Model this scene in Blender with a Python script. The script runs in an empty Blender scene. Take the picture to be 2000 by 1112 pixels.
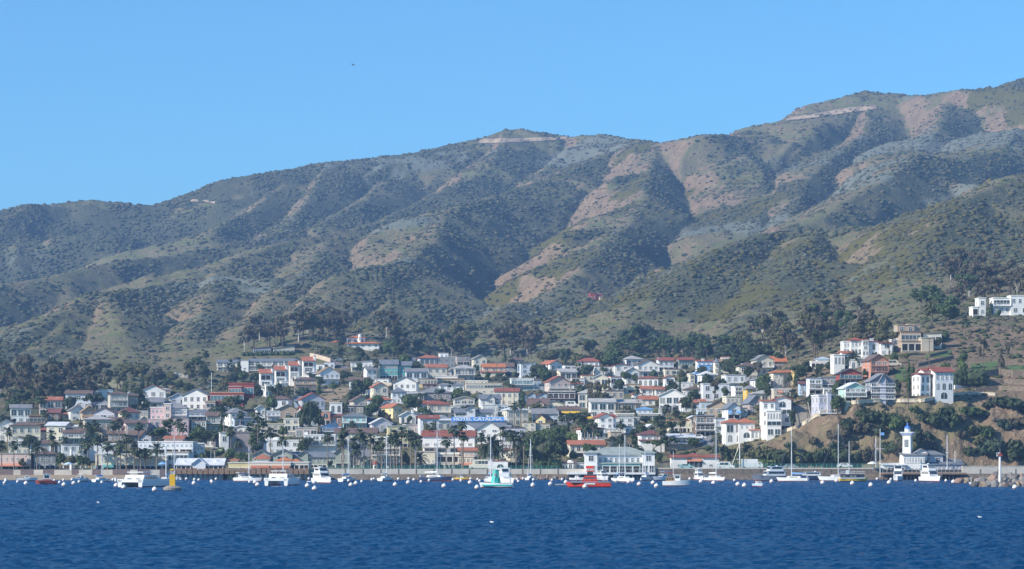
import bpy, bmesh, math, random
import numpy as np
from mathutils import Vector, Matrix
R = math.radians
C = bpy.context.scene.collection
S = bpy.context.scene
# ================================================================ camera, sky, sun, exposure
cam = bpy.data.objects.new("camera", bpy.data.cameras.new("camera")); C.objects.link(cam)
cam.location = (0, 0, 8); cam.rotation_euler = (R(90), 0, 0)
cam.data.lens = 36*5145/2000; cam.data.sensor_width = 36; cam.data.shift_y = (883-556)/2000
cam.data.clip_start = 1; cam.data.clip_end = 30000
S.camera = cam
SUN = Vector((-.77, -.41, .53)).normalized()
el, az = math.asin(SUN.z), math.atan2(SUN.x, SUN.y)
w = bpy.data.worlds.new("World"); S.world = w; w.use_nodes = True
nt = w.node_tree; bg = nt.nodes["Background"]
sky = nt.nodes.new("ShaderNodeTexSky"); sky.sky_type = 'NISHITA'; sky.sun_disc = False
sky.sun_elevation = el; sky.sun_rotation = az; sky.air_density = 1.0; sky.dust_density = 0.0; sky.ozone_density = 4.0; sky.altitude = 500
tint = nt.nodes.new("ShaderNodeMix"); tint.data_type = 'RGBA'; tint.blend_type = 'MULTIPLY'; tint.inputs[0].default_value = 1; tint.inputs[7].default_value = (.575, 1.0, 1.20, 1)
nt.links.new(sky.outputs[0], tint.inputs[6]); nt.links.new(tint.outputs[2], bg.inputs[0]); bg.inputs[1].default_value = .115
sl = bpy.data.lights.new("sun", 'SUN'); sl.energy = 5.0; sl.angle = R(.5); sl.color = (1, .93, .82)
so = bpy.data.objects.new("sun", sl); C.objects.link(so); so.rotation_euler = (-SUN).to_track_quat('-Z', 'Y').to_euler()
S.view_settings.view_transform = 'Standard'; S.view_settings.look = 'None'; S.view_settings.exposure = .39; S.view_settings.gamma = 1
S.cycles.max_bounces = 5; S.cycles.diffuse_bounces = 2; S.cycles.glossy_bounces = 2; S.cycles.volume_bounces = 0
S.cycles.transparent_max_bounces = 6; S.cycles.use_denoising = True
F, CX, HY, CAMZ = 5145.0, 1000.0, 883.0, 8.0
def P(px, py, Y): return ((px-CX)/F*Y, Y, CAMZ-(py-HY)*Y/F)
# ---------------------------------------------------------------- noise
def _h(i, j, s):
    n = (i.astype(np.int64)*374761393 + j.astype(np.int64)*668265263 + s*2147483647) & 0xffffffff
    n = ((n ^ (n >> 13))*1274126177) & 0xffffffff
    return ((n ^ (n >> 16)) & 0xffff)/65535.0
def vnoise(x, y, s=0):
    xi, yi = np.floor(x), np.floor(y); fx, fy = x-xi, y-yi
    fx = fx*fx*fx*(fx*(fx*6-15)+10); fy = fy*fy*fy*(fy*(fy*6-15)+10)
    a, b, c, d = _h(xi, yi, s), _h(xi+1, yi, s), _h(xi, yi+1, s), _h(xi+1, yi+1, s)
    return (a*(1-fx)+b*fx)*(1-fy)+(c*(1-fx)+d*fx)*fy
def fbm(x, y, o=4, s=0):
    t = 0; a = .5; n = 0
    for k in range(o):
        t = t+a*vnoise(x, y, s+k*17); n += a; a *= .5; x = x*2.03+3.1; y = y*2.03+1.7
    return t/n
# ---------------------------------------------------------------- terrain
# per picture column: ground profile as (distance, picture height) pairs
PROF = {
 -400: [(785,918),(835,884),(880,861),(920,839),(965,820),(1030,795),(1150,765),(1300,730),(1450,716),(1700,716),(2200,757),(3000,750),(7000,710)],
 0: [(785,918),(800,914),(835,884),(880,861),(920,839),(965,820),(1030,795),(1150,762),(1300,728),(1450,706),(1700,698),(2200,727),(3000,710),(7000,710)],
 250: [(785,918),(830,884),(870,860),(910,832),(960,806),(1010,790),(1080,768),(1200,742),(1350,710),(1500,691),(1700,698),(2200,717),(3000,690),(7000,690)],
 420: [(785,918),(830,885),(880,857),(930,835),(990,815),(1050,800),(1120,770),(1200,745),(1280,726),(1340,700),(1420,685),(1550,676),(2200,707),(3000,650),(7000,650)],
 560: [(785,918),(830,890),(870,875),(910,850),(960,825),(1020,800),(1100,772),(1180,755),(1280,725),(1340,692),(1420,675),(1550,671),(2200,707),(3000,630),(7000,630)],
 680: [(785,918),(830,893),(870,872),(910,846),(960,828),(1010,805),(1060,785),(1120,760),(1180,742),(1250,725),(1320,692),(1380,677),(1500,676),(2200,697),(3000,600),(7000,600)],
 800: [(785,918),(830,890),(880,866),(920,846),(970,826),(1020,806),(1080,786),(1140,765),(1200,745),(1260,725),(1330,705),(1420,685),(1550,678),(2200,677),(3000,580),(7000,580)],
 1000: [(785,918),(830,895),(870,870),(910,850),(960,830),(1010,812),(1060,796),(1120,780),(1180,760),(1240,738),(1310,720),(1400,697),(1500,688),(2200,667),(3000,550),(7000,550)],
 1200: [(785,918),(815,897),(840,876),(880,850),(920,832),(970,812),(1030,790),(1100,768),(1180,745),(1250,726),(1330,707),(1430,690),(2200,657),(3000,550),(7000,550)],
 1350: [(785,916),(800,910),(815,887),(840,870),(870,845),(910,820),(960,800),(1020,785),(1090,765),(1150,745),(1210,725),(1280,710),(1380,690),(2200,617),(3000,530),(7000,530)],
 1450: [(785,916),(797,910),(806,885),(818,863),(840,845),(870,812),(900,792),(940,775),(990,755),(1060,735),(1130,715),(1200,697),(1300,675),(2200,597),(3000,510),(7000,510)],
 1520: [(785,916),(791,890),(800,862),(814,847),(840,820),(860,795),(880,778),(910,757),(960,735),(1020,718),(1100,700),(1250,660),(2200,567),(3000,490),(7000,490)],
 1600: [(783,916),(786,895),(793,850),(801,819),(812,808),(840,790),(870,770),(900,745),(940,715),(1000,690),(1100,665),(1300,615),(2200,537),(3000,470),(7000,470)],
 1700: [(782,916),(785,890),(791,830),(798,792),(805,779),(830,770),(860,740),(890,715),(920,693),(980,665),(1080,640),(1250,600),(2200,517),(3000,450),(7000,450)],
 1800: [(782,916),(785,890),(791,830),(798,793),(803,779),(825,774),(850,745),(880,715),(910,692),(960,655),(1050,625),(1200,580),(2200,497),(3000,440),(7000,440)],
 1900: [(782,916),(787,885),(796,830),(805,788),(812,772),(830,760),(860,730),(900,700),(950,660),(1000,627),(1030,614),(1080,600),(1250,560),(2200,477),(3000,420),(7000,420)],
 2000: [(782,916),(787,880),(796,822),(806,780),(815,765),(830,755),(870,720),(920,685),(970,650),(1020,620),(1060,610),(1200,555),(2200,457),(3000,400),(7000,400)],
 2500: [(782,916),(787,875),(796,815),(806,770),(815,750),(830,740),(870,700),(920,660),(970,620),(1060,560),(1200,500),(2200,417),(3000,350),(7000,350)],
}
# crest lines of the hills: (picture x, picture y, distance); steepness left and right of the crest
RIDGES = [
 (.42, .42, [(-500,470,2700),(-200,432,2700),(0,416,2700),(60,404,2720),(130,409,2740),(190,394,2760),(260,403,2760),(345,403,2780),(368,394,2790),(382,377,2800),(430,355,2820),(500,345,2850),(560,334,2880),(620,320,2900),(720,314,2930),(800,303,2950),(860,291,2980),(930,276,3000),(985,256,3020),(1030,259,3020),(1110,266,3000),(1170,267,2950),(1230,277,2850),(1280,284,2700)]),
 (.45, .5, [(1280,284,2700),(1340,274,2660),(1400,270,2650),(1430,273,2700),(1500,246,2800),(1560,229,2850),(1620,213,2900),(1655,192,2930),(1690,183,2950),(1740,186,2940),(1757,193,2900),(1810,190,2850),(1880,180,2800),(1940,177,2780),(1975,166,2780),(2005,157,2800),(2200,120,2850),(2600,100,2850)]),
 # brown lit spur in the middle
 (.5, .62, [(1285,286,2690),(1268,340,2480),(1258,405,2250),(1222,445,2120),(1175,492,1980),(1110,556,1800),(1050,600,1680)]),
 (.5, .62, [(1190,300,2780),(1080,352,2580),(980,383,2450),(905,400,2350),(872,422,2250),(850,470,2080),(800,515,1950),(720,560,1800)]),
 (.5, .6, [(985,262,3000),(960,330,2780),(830,395,2600),(760,432,2450),(640,462,2280),(540,482,2180),(440,520,2020),(330,562,1860),(250,600,1720)]),
 (.5, .6, [(640,325,2900),(600,400,2640),(560,456,2450),(430,487,2330),(300,505,2240),(200,521,2170),(100,545,2080),(0,562,2020),(-200,600,1950)]),
 (.55, .6, [(760,350,2850),(700,400,2640),(640,440,2480)]),
 (.55, .6, [(560,360,2800),(500,410,2640),(420,450,2500)]),
 (.55, .6, [(1850,200,2800),(1830,260,2600),(1800,300,2450)]),
 (.55, .6, [(640,480,2180),(600,530,1990),(570,556,1850)]),
 # near left hills
 (.5, .62, [(330,562,1870),(250,572,1780),(185,578,1700),(120,612,1560),(60,640,1450),(0,668,1370)]),
 (.5, .6, [(440,520,2020),(420,545,1880),(430,600,1700),(400,640,1580)]),
 (.5, .6, [(0,562,2020),(-60,580,1900),(-200,640,1650)]),
 (.52, .6, [(190,580,1700),(215,600,1600),(238,640,1470),(256,690,1330),(262,715,1250)]),
 (.5, .6, [(185,578,1700),(130,628,1530),(80,676,1370),(40,712,1270)]),
 (.5, .6, [(0,668,1370),(-40,690,1300)]),
 (.52, .6, [(440,520,2020),(425,560,1830),(405,600,1660),(378,650,1480),(362,688,1370)]),
 (.52, .6, [(565,560,1800),(525,598,1650),(485,640,1490),(462,672,1400)]),
 (.52, .6, [(690,538,1800),(645,578,1650),(605,616,1520),(582,640,1450)]),
 (.52, .6, [(768,592,1680),(725,638,1500),(700,658,1430)]),
 # centre foothills
 (.5, .6, [(850,470,2090),(780,520,1900),(700,532,1800),(660,545,1740),(600,590,1620),(560,630,1520)]),
 (.5, .6, [(800,515,1950),(790,570,1780),(765,592,1680),(730,630,1560)]),
 (.5, .6, [(1110,556,1800),(1060,592,1680),(980,610,1600),(900,650,1500)]),
 # right front hill
 (.48, .55, [(2100,500,1500),(1900,455,1560),(1700,445,1620),(1600,449,1640),(1500,462,1620),(1440,476,1590),(1390,500,1540),(1320,546,1470),(1240,592,1400),(1170,632,1340)]),
 (.5, .6, [(1600,449,1640),(1560,500,1500),(1500,560,1400),(1440,600,1330)]),
 # right mid spurs
 (.55, .62, [(1990,255,2500),(1960,292,2350),(1880,318,2250),(1790,312,2200),(1745,345,2100),(1660,395,2000),(1600,432,1920),(1530,462,1850),(1400,500,1780)]),
 (.55, .62, [(1700,190,2940),(1690,260,2700),(1600,330,2450),(1560,380,2300),(1540,430,2150)]),
 (.5, .6, [(1430,280,2700),(1480,330,2500),(1500,400,2300),(1480,440,2150)]),
 (.55, .6, [(2300,300,1750),(2100,330,1700),(2000,346,1660),(1910,382,1600),(1860,408,1540),(1810,455,1450),(1770,520,1350)]),
 (.5, .55, [(2300,420,1350),(2100,470,1300),(1990,500,1260),(1940,545,1200),(1900,585,1120)]),
]
US = np.concatenate([np.linspace(-.55,-.225,40)[:-1], np.linspace(-.225,.225,680), np.linspace(.225,.55,40)[1:]])
YS = np.concatenate([np.arange(782,815,.9), np.arange(815,1400,3.), np.arange(1400,3300,6.), np.linspace(3300,7000,30)])
def prof_z(u, Y):
    px = u*F+CX; keys = sorted(PROF); tab = []
    for k in keys:
        p = PROF[k]; yy = [a for a, b in p]; zz = [CAMZ-(b-HY)*a/F for a, b in p]
        tab.append(np.interp(Y, [782]+yy, [zz[0]]+zz) if yy[0] > 782 else np.interp(Y, yy, zz))
    tab = np.array(tab); out = np.empty((len(Y), len(u)))
    k = np.array(keys, float); pc = np.clip(px, k[0], k[-1])
    i = np.clip(np.searchsorted(k, pc)-1, 0, len(k)-2); t = (pc-k[i])/(k[i+1]-k[i])
    out = (tab[i]*(1-t)[:,None]+tab[i+1]*t[:,None]).T
    n = 36; w = np.hanning(2*n+1); w /= w.sum(); c = np.pad(out, ((0,0),(n,n)), mode='edge')   # even out the creases between columns
    sm = sum(w[k]*c[:, k:k+out.shape[1]] for k in range(2*n+1)); g = np.clip((Y-800)/30, 0, 1)[:,None]
    return out*(1-g)+sm*g
def build_terrain():
    U, Yg = np.meshgrid(US, YS); X = U*Yg
    base = prof_z(US, YS)
    Z = base.copy()
    hill = np.clip((Yg-1150)/350, 0, 1)
    wx = X+60*(fbm(X/230, Yg/230, 3, 5)-.5)*2*hill; wy = Yg+60*(fbm(X/230+9, Yg/230, 3, 8)-.5)*2*hill
    best = base-0.0
    ridge = np.full_like(Z, -1e9); crest = np.full_like(Z, 1e9)
    for sl, sr, pts in RIDGES:
        q = [P(*p) for p in pts]
        sl_ = (sl+sr)*.625*(1+.4*(fbm(X/140, Yg/140, 2, 31)-.5)*2)
        for (x0,y0,z0),(x1,y1,z1) in zip(q, q[1:]):
            dx, dy = x1-x0, y1-y0; L = dx*dx+dy*dy
            t = np.clip(((X-x0)*dx+(Yg-y0)*dy)/L, 0, 1)
            ex, ey = X-(x0+t*dx), Yg-(y0+t*dy)
            wm = np.clip(np.sqrt(ex*ex+ey*ey)/60, 0, 1)
            d = np.hypot(ex+(wx-X)*wm, ey+(wy-Yg)*wm)
            ridge = np.maximum(ridge, z0+t*(z1-z0)-sl_*(np.sqrt(d*d+81)-9)); crest = np.minimum(crest, d)
    k = 6.0                                            # soft maximum of valley floor and crests
    m = np.maximum(base, ridge); Z = m+k*np.log1p(np.exp(-np.abs(base-ridge)/k))*hill
    Z = np.where(hill > 0, Z*hill+base*(1-hill), base)
    cw = np.clip(crest/70, .12, 1)*hill
    g = 1-np.abs(2*fbm(wx/190, wy/260, 4, 11)-1)*2
    g2 = 1-np.abs(2*fbm(wx/85, wy/120, 3, 71)-1)*2
    g3 = 1-np.abs(2*fbm(wx/46, wy/70, 3, 91)-1)*2
    Z = Z+cw*(g*15+g2*6.5+g3*3+(fbm(wx/50, wy/60, 4, 3)-.5)*8)
    Z = Z+np.clip((Yg-1100)/300, 0, 1)*(fbm(X/14, Yg/16, 3, 21)-.5)*2.6
    # broken rock on the sea cliff
    pxg = U*F+CX; cl = np.clip((pxg-1440)/80, 0, 1)*np.clip((Yg-783)/4, 0, 1)*np.clip((806-Yg)/6, 0, 1)
    Z = Z+cl*((fbm(X/5, Yg/2.5, 4, 44)-.5)*6+(1-np.abs(2*fbm(X/11, Yg/14, 3, 45)-1)*2)*3.2)
    Z = np.where(Yg > 3300, Z-(Yg-3300)*.08, Z)
    return X, Yg, Z
TX, TY, TZ = build_terrain()
def zcol(px):
    u = (px-CX)/F; i = int(np.clip(np.searchsorted(US, u)-1, 0, len(US)-2)); t = (u-US[i])/(US[i+1]-US[i])
    return TZ[:, i]*(1-t)+TZ[:, i+1]*t
def ground(X, Y):
    """terrain height under a point"""
    z = zcol(CX+X/Y*F); return float(np.interp(Y, YS, z))
def hit(px, py, ymin=783):
    """where the sight line through a picture point first meets the ground"""
    z = zcol(px); s = HY-(z-CAMZ)*F/YS; k = np.where((s <= py) & (YS >= ymin))[0]
    if len(k) == 0: k = [len(YS)-1]
    i = int(k[0])
    if i == 0 or YS[i-1] < ymin: Y = float(YS[i])
    else:
        t = (s[i-1]-py)/(s[i-1]-s[i]+1e-9); Y = float(YS[i-1]+t*(YS[i]-YS[i-1]))
    return ((px-CX)/F*Y, Y, float(np.interp(Y, YS, z)))
# ================================================================ helpers
rnd = random.Random(7)
_M = {}
def mat(name, rgb, rough=.8, var=.1, scale=.6, bump=0, spec=.3, metal=0, stripe=0):
    """painted or natural surface with mild uneven weathering"""
    if name in _M: return _M[name]
    m = bpy.data.materials.new(name); m.use_nodes = True; t = m.node_tree; p = t.nodes["Principled BSDF"]
    p.inputs["Roughness"].default_value = rough; p.inputs["Metallic"].default_value = metal; p.inputs["Specular IOR Level"].default_value = spec
    tc = t.nodes.new("ShaderNodeTexCoord"); n = t.nodes.new("ShaderNodeTexNoise"); n.inputs["Scale"].default_value = scale; n.inputs["Detail"].default_value = 5
    geo = t.nodes.new("ShaderNodeObjectInfo"); add = t.nodes.new("ShaderNodeVectorMath"); mul = t.nodes.new("ShaderNodeVectorMath"); mul.operation = 'SCALE'; mul.inputs["Scale"].default_value = 1
    t.links.new(geo.outputs["Location"], mul.inputs[0]); t.links.new(tc.outputs["Object"], add.inputs[0]); t.links.new(mul.outputs[0], add.inputs[1]); t.links.new(add.outputs[0], n.inputs["Vector"])
    r = t.nodes.new("ShaderNodeMapRange"); r.inputs["From Min"].default_value = .3; r.inputs["From Max"].default_value = .7; r.inputs["To Min"].default_value = 1-var; r.inputs["To Max"].default_value = 1+var*.6
    t.links.new(n.outputs["Fac"], r.inputs["Value"])
    h = t.nodes.new("ShaderNodeMix"); h.data_type = 'RGBA'; h.blend_type = 'MULTIPLY'; h.inputs[0].default_value = 1; h.inputs[6].default_value = (*rgb, 1)
    src = r.outputs[0]
    if stripe:
        wv = t.nodes.new("ShaderNodeTexWave"); wv.inputs["Scale"].default_value = stripe; wv.inputs["Distortion"].default_value = 2.5; wv.inputs["Detail"].default_value = 2
        t.links.new(tc.outputs["Object"], wv.inputs["Vector"])
        r2 = t.nodes.new("ShaderNodeMapRange"); r2.inputs["To Min"].default_value = .78; r2.inputs["To Max"].default_value = 1.1; t.links.new(wv.outputs["Fac"], r2.inputs["Value"])
        mm = t.nodes.new("ShaderNodeMath"); mm.operation = 'MULTIPLY'; t.links.new(src, mm.inputs[0]); t.links.new(r2.outputs[0], mm.inputs[1]); src = mm.outputs[0]
    cr = t.nodes.new("ShaderNodeCombineColor"); [t.links.new(src, cr.inputs[i]) for i in range(3)]
    t.links.new(cr.outputs[0], h.inputs[7]); t.links.new(h.outputs[2], p.inputs["Base Color"])
    if bump:
        b = t.nodes.new("ShaderNodeBump"); b.inputs["Strength"].default_value = bump; b.inputs["Distance"].default_value = .3
        n2 = t.nodes.new("ShaderNodeTexNoise"); n2.inputs["Scale"].default_value = scale*4; t.links.new(tc.outputs["Object"], n2.inputs["Vector"])
        t.links.new(n2.outputs["Fac"], b.inputs["Height"]); t.links.new(b.outputs[0], p.inputs["Normal"])
    _M[name] = m; return m
def leafm(name, cols, noise=.35):
    """foliage: every spray of leaves has its own tone"""
    if name in _M: return _M[name]
    m = bpy.data.materials.new(name); m.use_nodes = True; t = m.node_tree; p = t.nodes["Principled BSDF"]; p.inputs["Roughness"].default_value = .85; p.inputs["Specular IOR Level"].default_value = .15
    g = t.nodes.new("ShaderNodeNewGeometry"); r = t.nodes.new("ShaderNodeValToRGB"); r.color_ramp.elements[0].color = (*cols[0], 1); r.color_ramp.elements[1].color = (*cols[-1], 1)
    for i, c in enumerate(cols[1:-1]): r.color_ramp.elements.new((i+1)/(len(cols)-1)).color = (*c, 1)
    t.links.new(g.outputs["Random Per Island"], r.inputs[0]); tc = t.nodes.new("ShaderNodeTexCoord"); n = t.nodes.new("ShaderNodeTexNoise"); n.inputs["Scale"].default_value = .9; n.inputs["Detail"].default_value = 4
    t.links.new(tc.outputs["Object"], n.inputs["Vector"]); mr = t.nodes.new("ShaderNodeMapRange"); mr.inputs["From Min"].default_value = .3; mr.inputs["From Max"].default_value = .7; mr.inputs["To Min"].default_value = 1-noise; mr.inputs["To Max"].default_value = 1+noise*.7; t.links.new(n.outputs["Fac"], mr.inputs["Value"])
    x = t.nodes.new("ShaderNodeVectorMath"); x.operation = 'SCALE'; t.links.new(r.outputs["Color"], x.inputs[0]); t.links.new(mr.outputs[0], x.inputs["Scale"]); t.links.new(x.outputs[0], p.inputs["Base Color"])
    _M[name] = m; return m
COL = dict(white=(.86,.84,.79), cool=(.76,.78,.80), cream=(.76,.69,.54), yellow=(.74,.62,.32), tan=(.48,.37,.26), stone=(.52,.44,.34), pink=(.72,.50,.50), blush=(.66,.52,.46), salmon=(.62,.28,.18),
  red=(.36,.085,.06), brown=(.12,.085,.065), umber=(.20,.13,.09), grey=(.34,.34,.34), dark=(.06,.07,.08), slate=(.22,.25,.29), blue=(.22,.46,.80), sky=(.48,.60,.72), mint=(.42,.62,.54), teal=(.14,.42,.40),
  turq=(.32,.60,.58), green=(.30,.36,.28), sage=(.36,.40,.33), mauve=(.42,.35,.33), lav=(.55,.54,.60), navy=(.04,.06,.12), gold=(.78,.50,.06), beige=(.60,.52,.40), olive=(.25,.24,.16))
RCOL = dict(tile=(.46,.17,.10), orange=(.58,.20,.08), redr=(.33,.11,.075), grey=(.27,.27,.28), slate=(.20,.22,.25), brownr=(.19,.13,.11), maroon=(.22,.10,.09), tanr=(.36,.25,.15), whiter=(.74,.75,.77), sager=(.36,.40,.37), dark=(.08,.085,.10), blue=(.20,.42,.72), ltblue=(.50,.62,.76), pale=(.50,.48,.46))
def wallm(c): return mat("wall_paint_"+c, COL.get(c) or RCOL[c], .85, .09, .35)
def roofm(c): return wallm(c) if c not in RCOL else mat("roof_"+c, RCOL[c], .8, .2, .5, stripe=1.1)
def sm(c, rough=.5): return mat("paint_"+c, COL.get(c) or RCOL[c], rough, .06, .8)
GLASS = mat("window_glass", (.035,.045,.055), .08, .3, .5, spec=.6)
def curtain(m, p):
    """some panes show pale blinds behind the glass"""
    t = m.node_tree; b = t.nodes["Principled BSDF"]; oi = t.nodes.new("ShaderNodeObjectInfo"); rp = t.nodes.new("ShaderNodeValToRGB"); rp.color_ramp.interpolation = 'CONSTANT'
    rp.color_ramp.elements[0].color = (.03,.04,.05,1); rp.color_ramp.elements[1].position = 1-p; rp.color_ramp.elements[1].color = (.30,.29,.27,1); e = rp.color_ramp.elements.new(.45); e.color = (.07,.085,.10,1)
    t.links.new(oi.outputs["Random"], rp.inputs[0]); t.links.new(rp.outputs[0], b.inputs["Base Color"])
curtain(GLASS, .22)
TINT = mat("sea_tinted_glass", (.10,.19,.22), .08, .2, .5, spec=.6)
SHADE = mat("painted_recess_shade", (.03,.028,.026), .9, .2, .5)  # flat dark colour that paints in the shade of recessed fronts
METAL = mat("galvanised_metal", (.45,.46,.47), .4, .08, 1, metal=.5)
class MB:
    def __init__(s): s.v = []; s.f = []; s.m = []
    def add(s, vs, fs, mi=0):
        o = len(s.v); s.v += [tuple(v) for v in vs]; s.f += [tuple(i+o for i in f) for f in fs]; s.m += [mi]*len(fs); return s
    def box(s, x0, x1, y0, y1, z0, z1, mi=0):
        return s.add([(x0,y0,z0),(x1,y0,z0),(x1,y1,z0),(x0,y1,z0),(x0,y0,z1),(x1,y0,z1),(x1,y1,z1),(x0,y1,z1)], [(0,3,2,1),(4,5,6,7),(0,1,5,4),(1,2,6,5),(2,3,7,6),(3,0,4,7)], mi)
    def prism(s, poly, a, b, ax='y', mi=0):
        """polygon (u,z) extruded along y (u=x) or along x (u=y)"""
        n = len(poly); f = (lambda u, z, t: (u, t, z)) if ax == 'y' else (lambda u, z, t: (t, u, z))
        return s.add([f(u, z, a) for u, z in poly]+[f(u, z, b) for u, z in poly], [tuple(range(n))[::-1], tuple(range(n, 2*n))]+[(i, (i+1) % n, n+(i+1) % n, n+i) for i in range(n)], mi)
    def plan(s, poly, z0, z1, mi=0):
        n = len(poly); return s.add([(x,y,z0) for x,y in poly]+[(x,y,z1) for x,y in poly], [tuple(range(n))[::-1], tuple(range(n,2*n))]+[(i,(i+1)%n,n+(i+1)%n,n+i) for i in range(n)], mi)
    def tube(s, p, q, r0, r1=None, n=6, mi=0):
        r1 = r0 if r1 is None else r1; p, q = Vector(p), Vector(q); d = (q-p).normalized(); a = d.orthogonal().normalized(); b = d.cross(a)
        vs = [p+(a*math.cos(k*2*math.pi/n)+b*math.sin(k*2*math.pi/n))*r0 for k in range(n)]+[q+(a*math.cos(k*2*math.pi/n)+b*math.sin(k*2*math.pi/n))*r1 for k in range(n)]
        return s.add(vs, [(i,(i+1)%n,n+(i+1)%n,n+i) for i in range(n)]+[tuple(range(n))[::-1], tuple(range(n,2*n))], mi)
    def lathe(s, prof, n=12, c=(0,0,0), mi=0, ph=0):
        vs = [(c[0]+r*math.cos(ph+k*2*math.pi/n), c[1]+r*math.sin(ph+k*2*math.pi/n), c[2]+z) for r, z in prof for k in range(n)]; m = len(prof)
        fs = [(j*n+i, j*n+(i+1)%n, (j+1)*n+(i+1)%n, (j+1)*n+i) for j in range(m-1) for i in range(n)]+[tuple(range(n))[::-1], tuple((m-1)*n+i for i in range(n))]
        return s.add(vs, fs, mi)
    def mesh(s, name, *ms, smooth=False):
        me = bpy.data.meshes.new(name); me.from_pydata(s.v, [], s.f)
        for m in ms: me.materials.append(m)
        if len(ms) > 1: me.polygons.foreach_set("material_index", s.m)
        if smooth: me.polygons.foreach_set("use_smooth", [True]*len(s.f))
        me.update(); return me
    def build(s, name, m, parent=None, loc=None, rz=0, smooth=False):
        return put(name, s.mesh(name, *(m if isinstance(m, (list, tuple)) else [m]), smooth=smooth), parent, loc, rz)
def put(name, me, parent=None, loc=None, rz=0):
    o = bpy.data.objects.new(name, me); C.objects.link(o)
    if parent: o.parent = parent
    if loc: o.location = loc
    if rz: o.rotation_euler.z = rz
    return o
def tag(o, label, cat, group=None, kind=None):
    if label: o["label"] = label
    if cat: o["category"] = cat
    if group: o["group"] = group
    if kind: o["kind"] = kind
    return o
def thing(name, loc, label, cat, rz=0, group=None):
    o = bpy.data.objects.new(name, None); C.objects.link(o); o.location = loc; o.rotation_euler.z = rz; o.empty_display_size = .5
    return tag(o, label, cat, group)
def struct(o): o["kind"] = "structure"; return o
def copy_tree(o, parent=None):
    c = o.copy(); C.objects.link(c)
    if parent: c.parent = parent
    for ch in list(o.children): copy_tree(ch, c)
    return c
ANCH = []; AUTO = []
def short(label):
    t = label
    for k in (' with ', ' above ', ' below ', ' beside ', ' behind ', ' on ', ' under ', ' in ', ' at ', ' left of ', ' right of ', ' between ', ' near ', ' over ', ' moored '):
        t = t.split(k)[0]
    return t
def anchor(label, px, py, kind='h'): ANCH.append((short(label), px, py, kind))
def auto(o, desc, px, py, kind='h'): AUTO.append((o, desc, px, py, kind))
ORD = ['first','second','third','fourth','fifth','sixth','seventh','eighth','ninth','tenth','eleventh','twelfth']
NUM = ['zero','one','two','three','four','five','six','seven','eight','nine','ten','eleven','twelve']
def finish_labels():
    """single out every tree, palm and buoy by the building or boat next to it"""
    cnt = {}
    for a in ANCH: cnt[a[0]] = cnt.get(a[0], 0)+1
    A = [a for a in ANCH if cnt[a[0]] == 1 and len(a[0].split()) <= 6]
    A5 = [a for a in A if len(a[0].split()) <= 5]
    load = {}; G = {}
    for o, desc, px, py, kind in sorted(AUTO, key=lambda t: t[2]):
        best = None
        for s, ax, ay, k in (A if len(desc.split()) < 5 else A5):
            if k not in kind: continue
            dx, dy = px-ax, py-ay
            rel = ('right of' if dx > 0 else 'left of') if abs(dx) > abs(dy)*1.2 else ('below' if dy > 0 else 'above')
            if kind == 'b': rel = ('right of' if dx > 0 else 'left of') if abs(dx) > 9 else ('in front of' if dy > 0 else 'behind')
            sc = math.hypot(dx, dy)+14*load.get((desc, s, rel), 0)
            if best is None or sc < best[0]: best = (sc, s, rel)
        key = (desc, best[1], best[2]); load[key] = load.get(key, 0)+1; G.setdefault(key, []).append((px, o))
    for (desc, s, rel), L in G.items():
        base = f"{desc} {rel} the {s}"; L.sort(key=lambda t: t[0]); n = len(L)
        for i, (px, o) in enumerate(L):
            if n == 1: o["label"] = base
            elif n == 2: o["label"] = base+(", left one" if i == 0 else ", right one")
            elif i == 0: o["label"] = base+", leftmost"
            elif i == n-1: o["label"] = base+", rightmost"
            else: o["label"] = base+f", {ORD[min(i,11)]} from left"
def at_water(px, py): Y = CAMZ*F/(py-HY); return ((px-CX)/F*Y, Y, 0.0)
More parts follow.
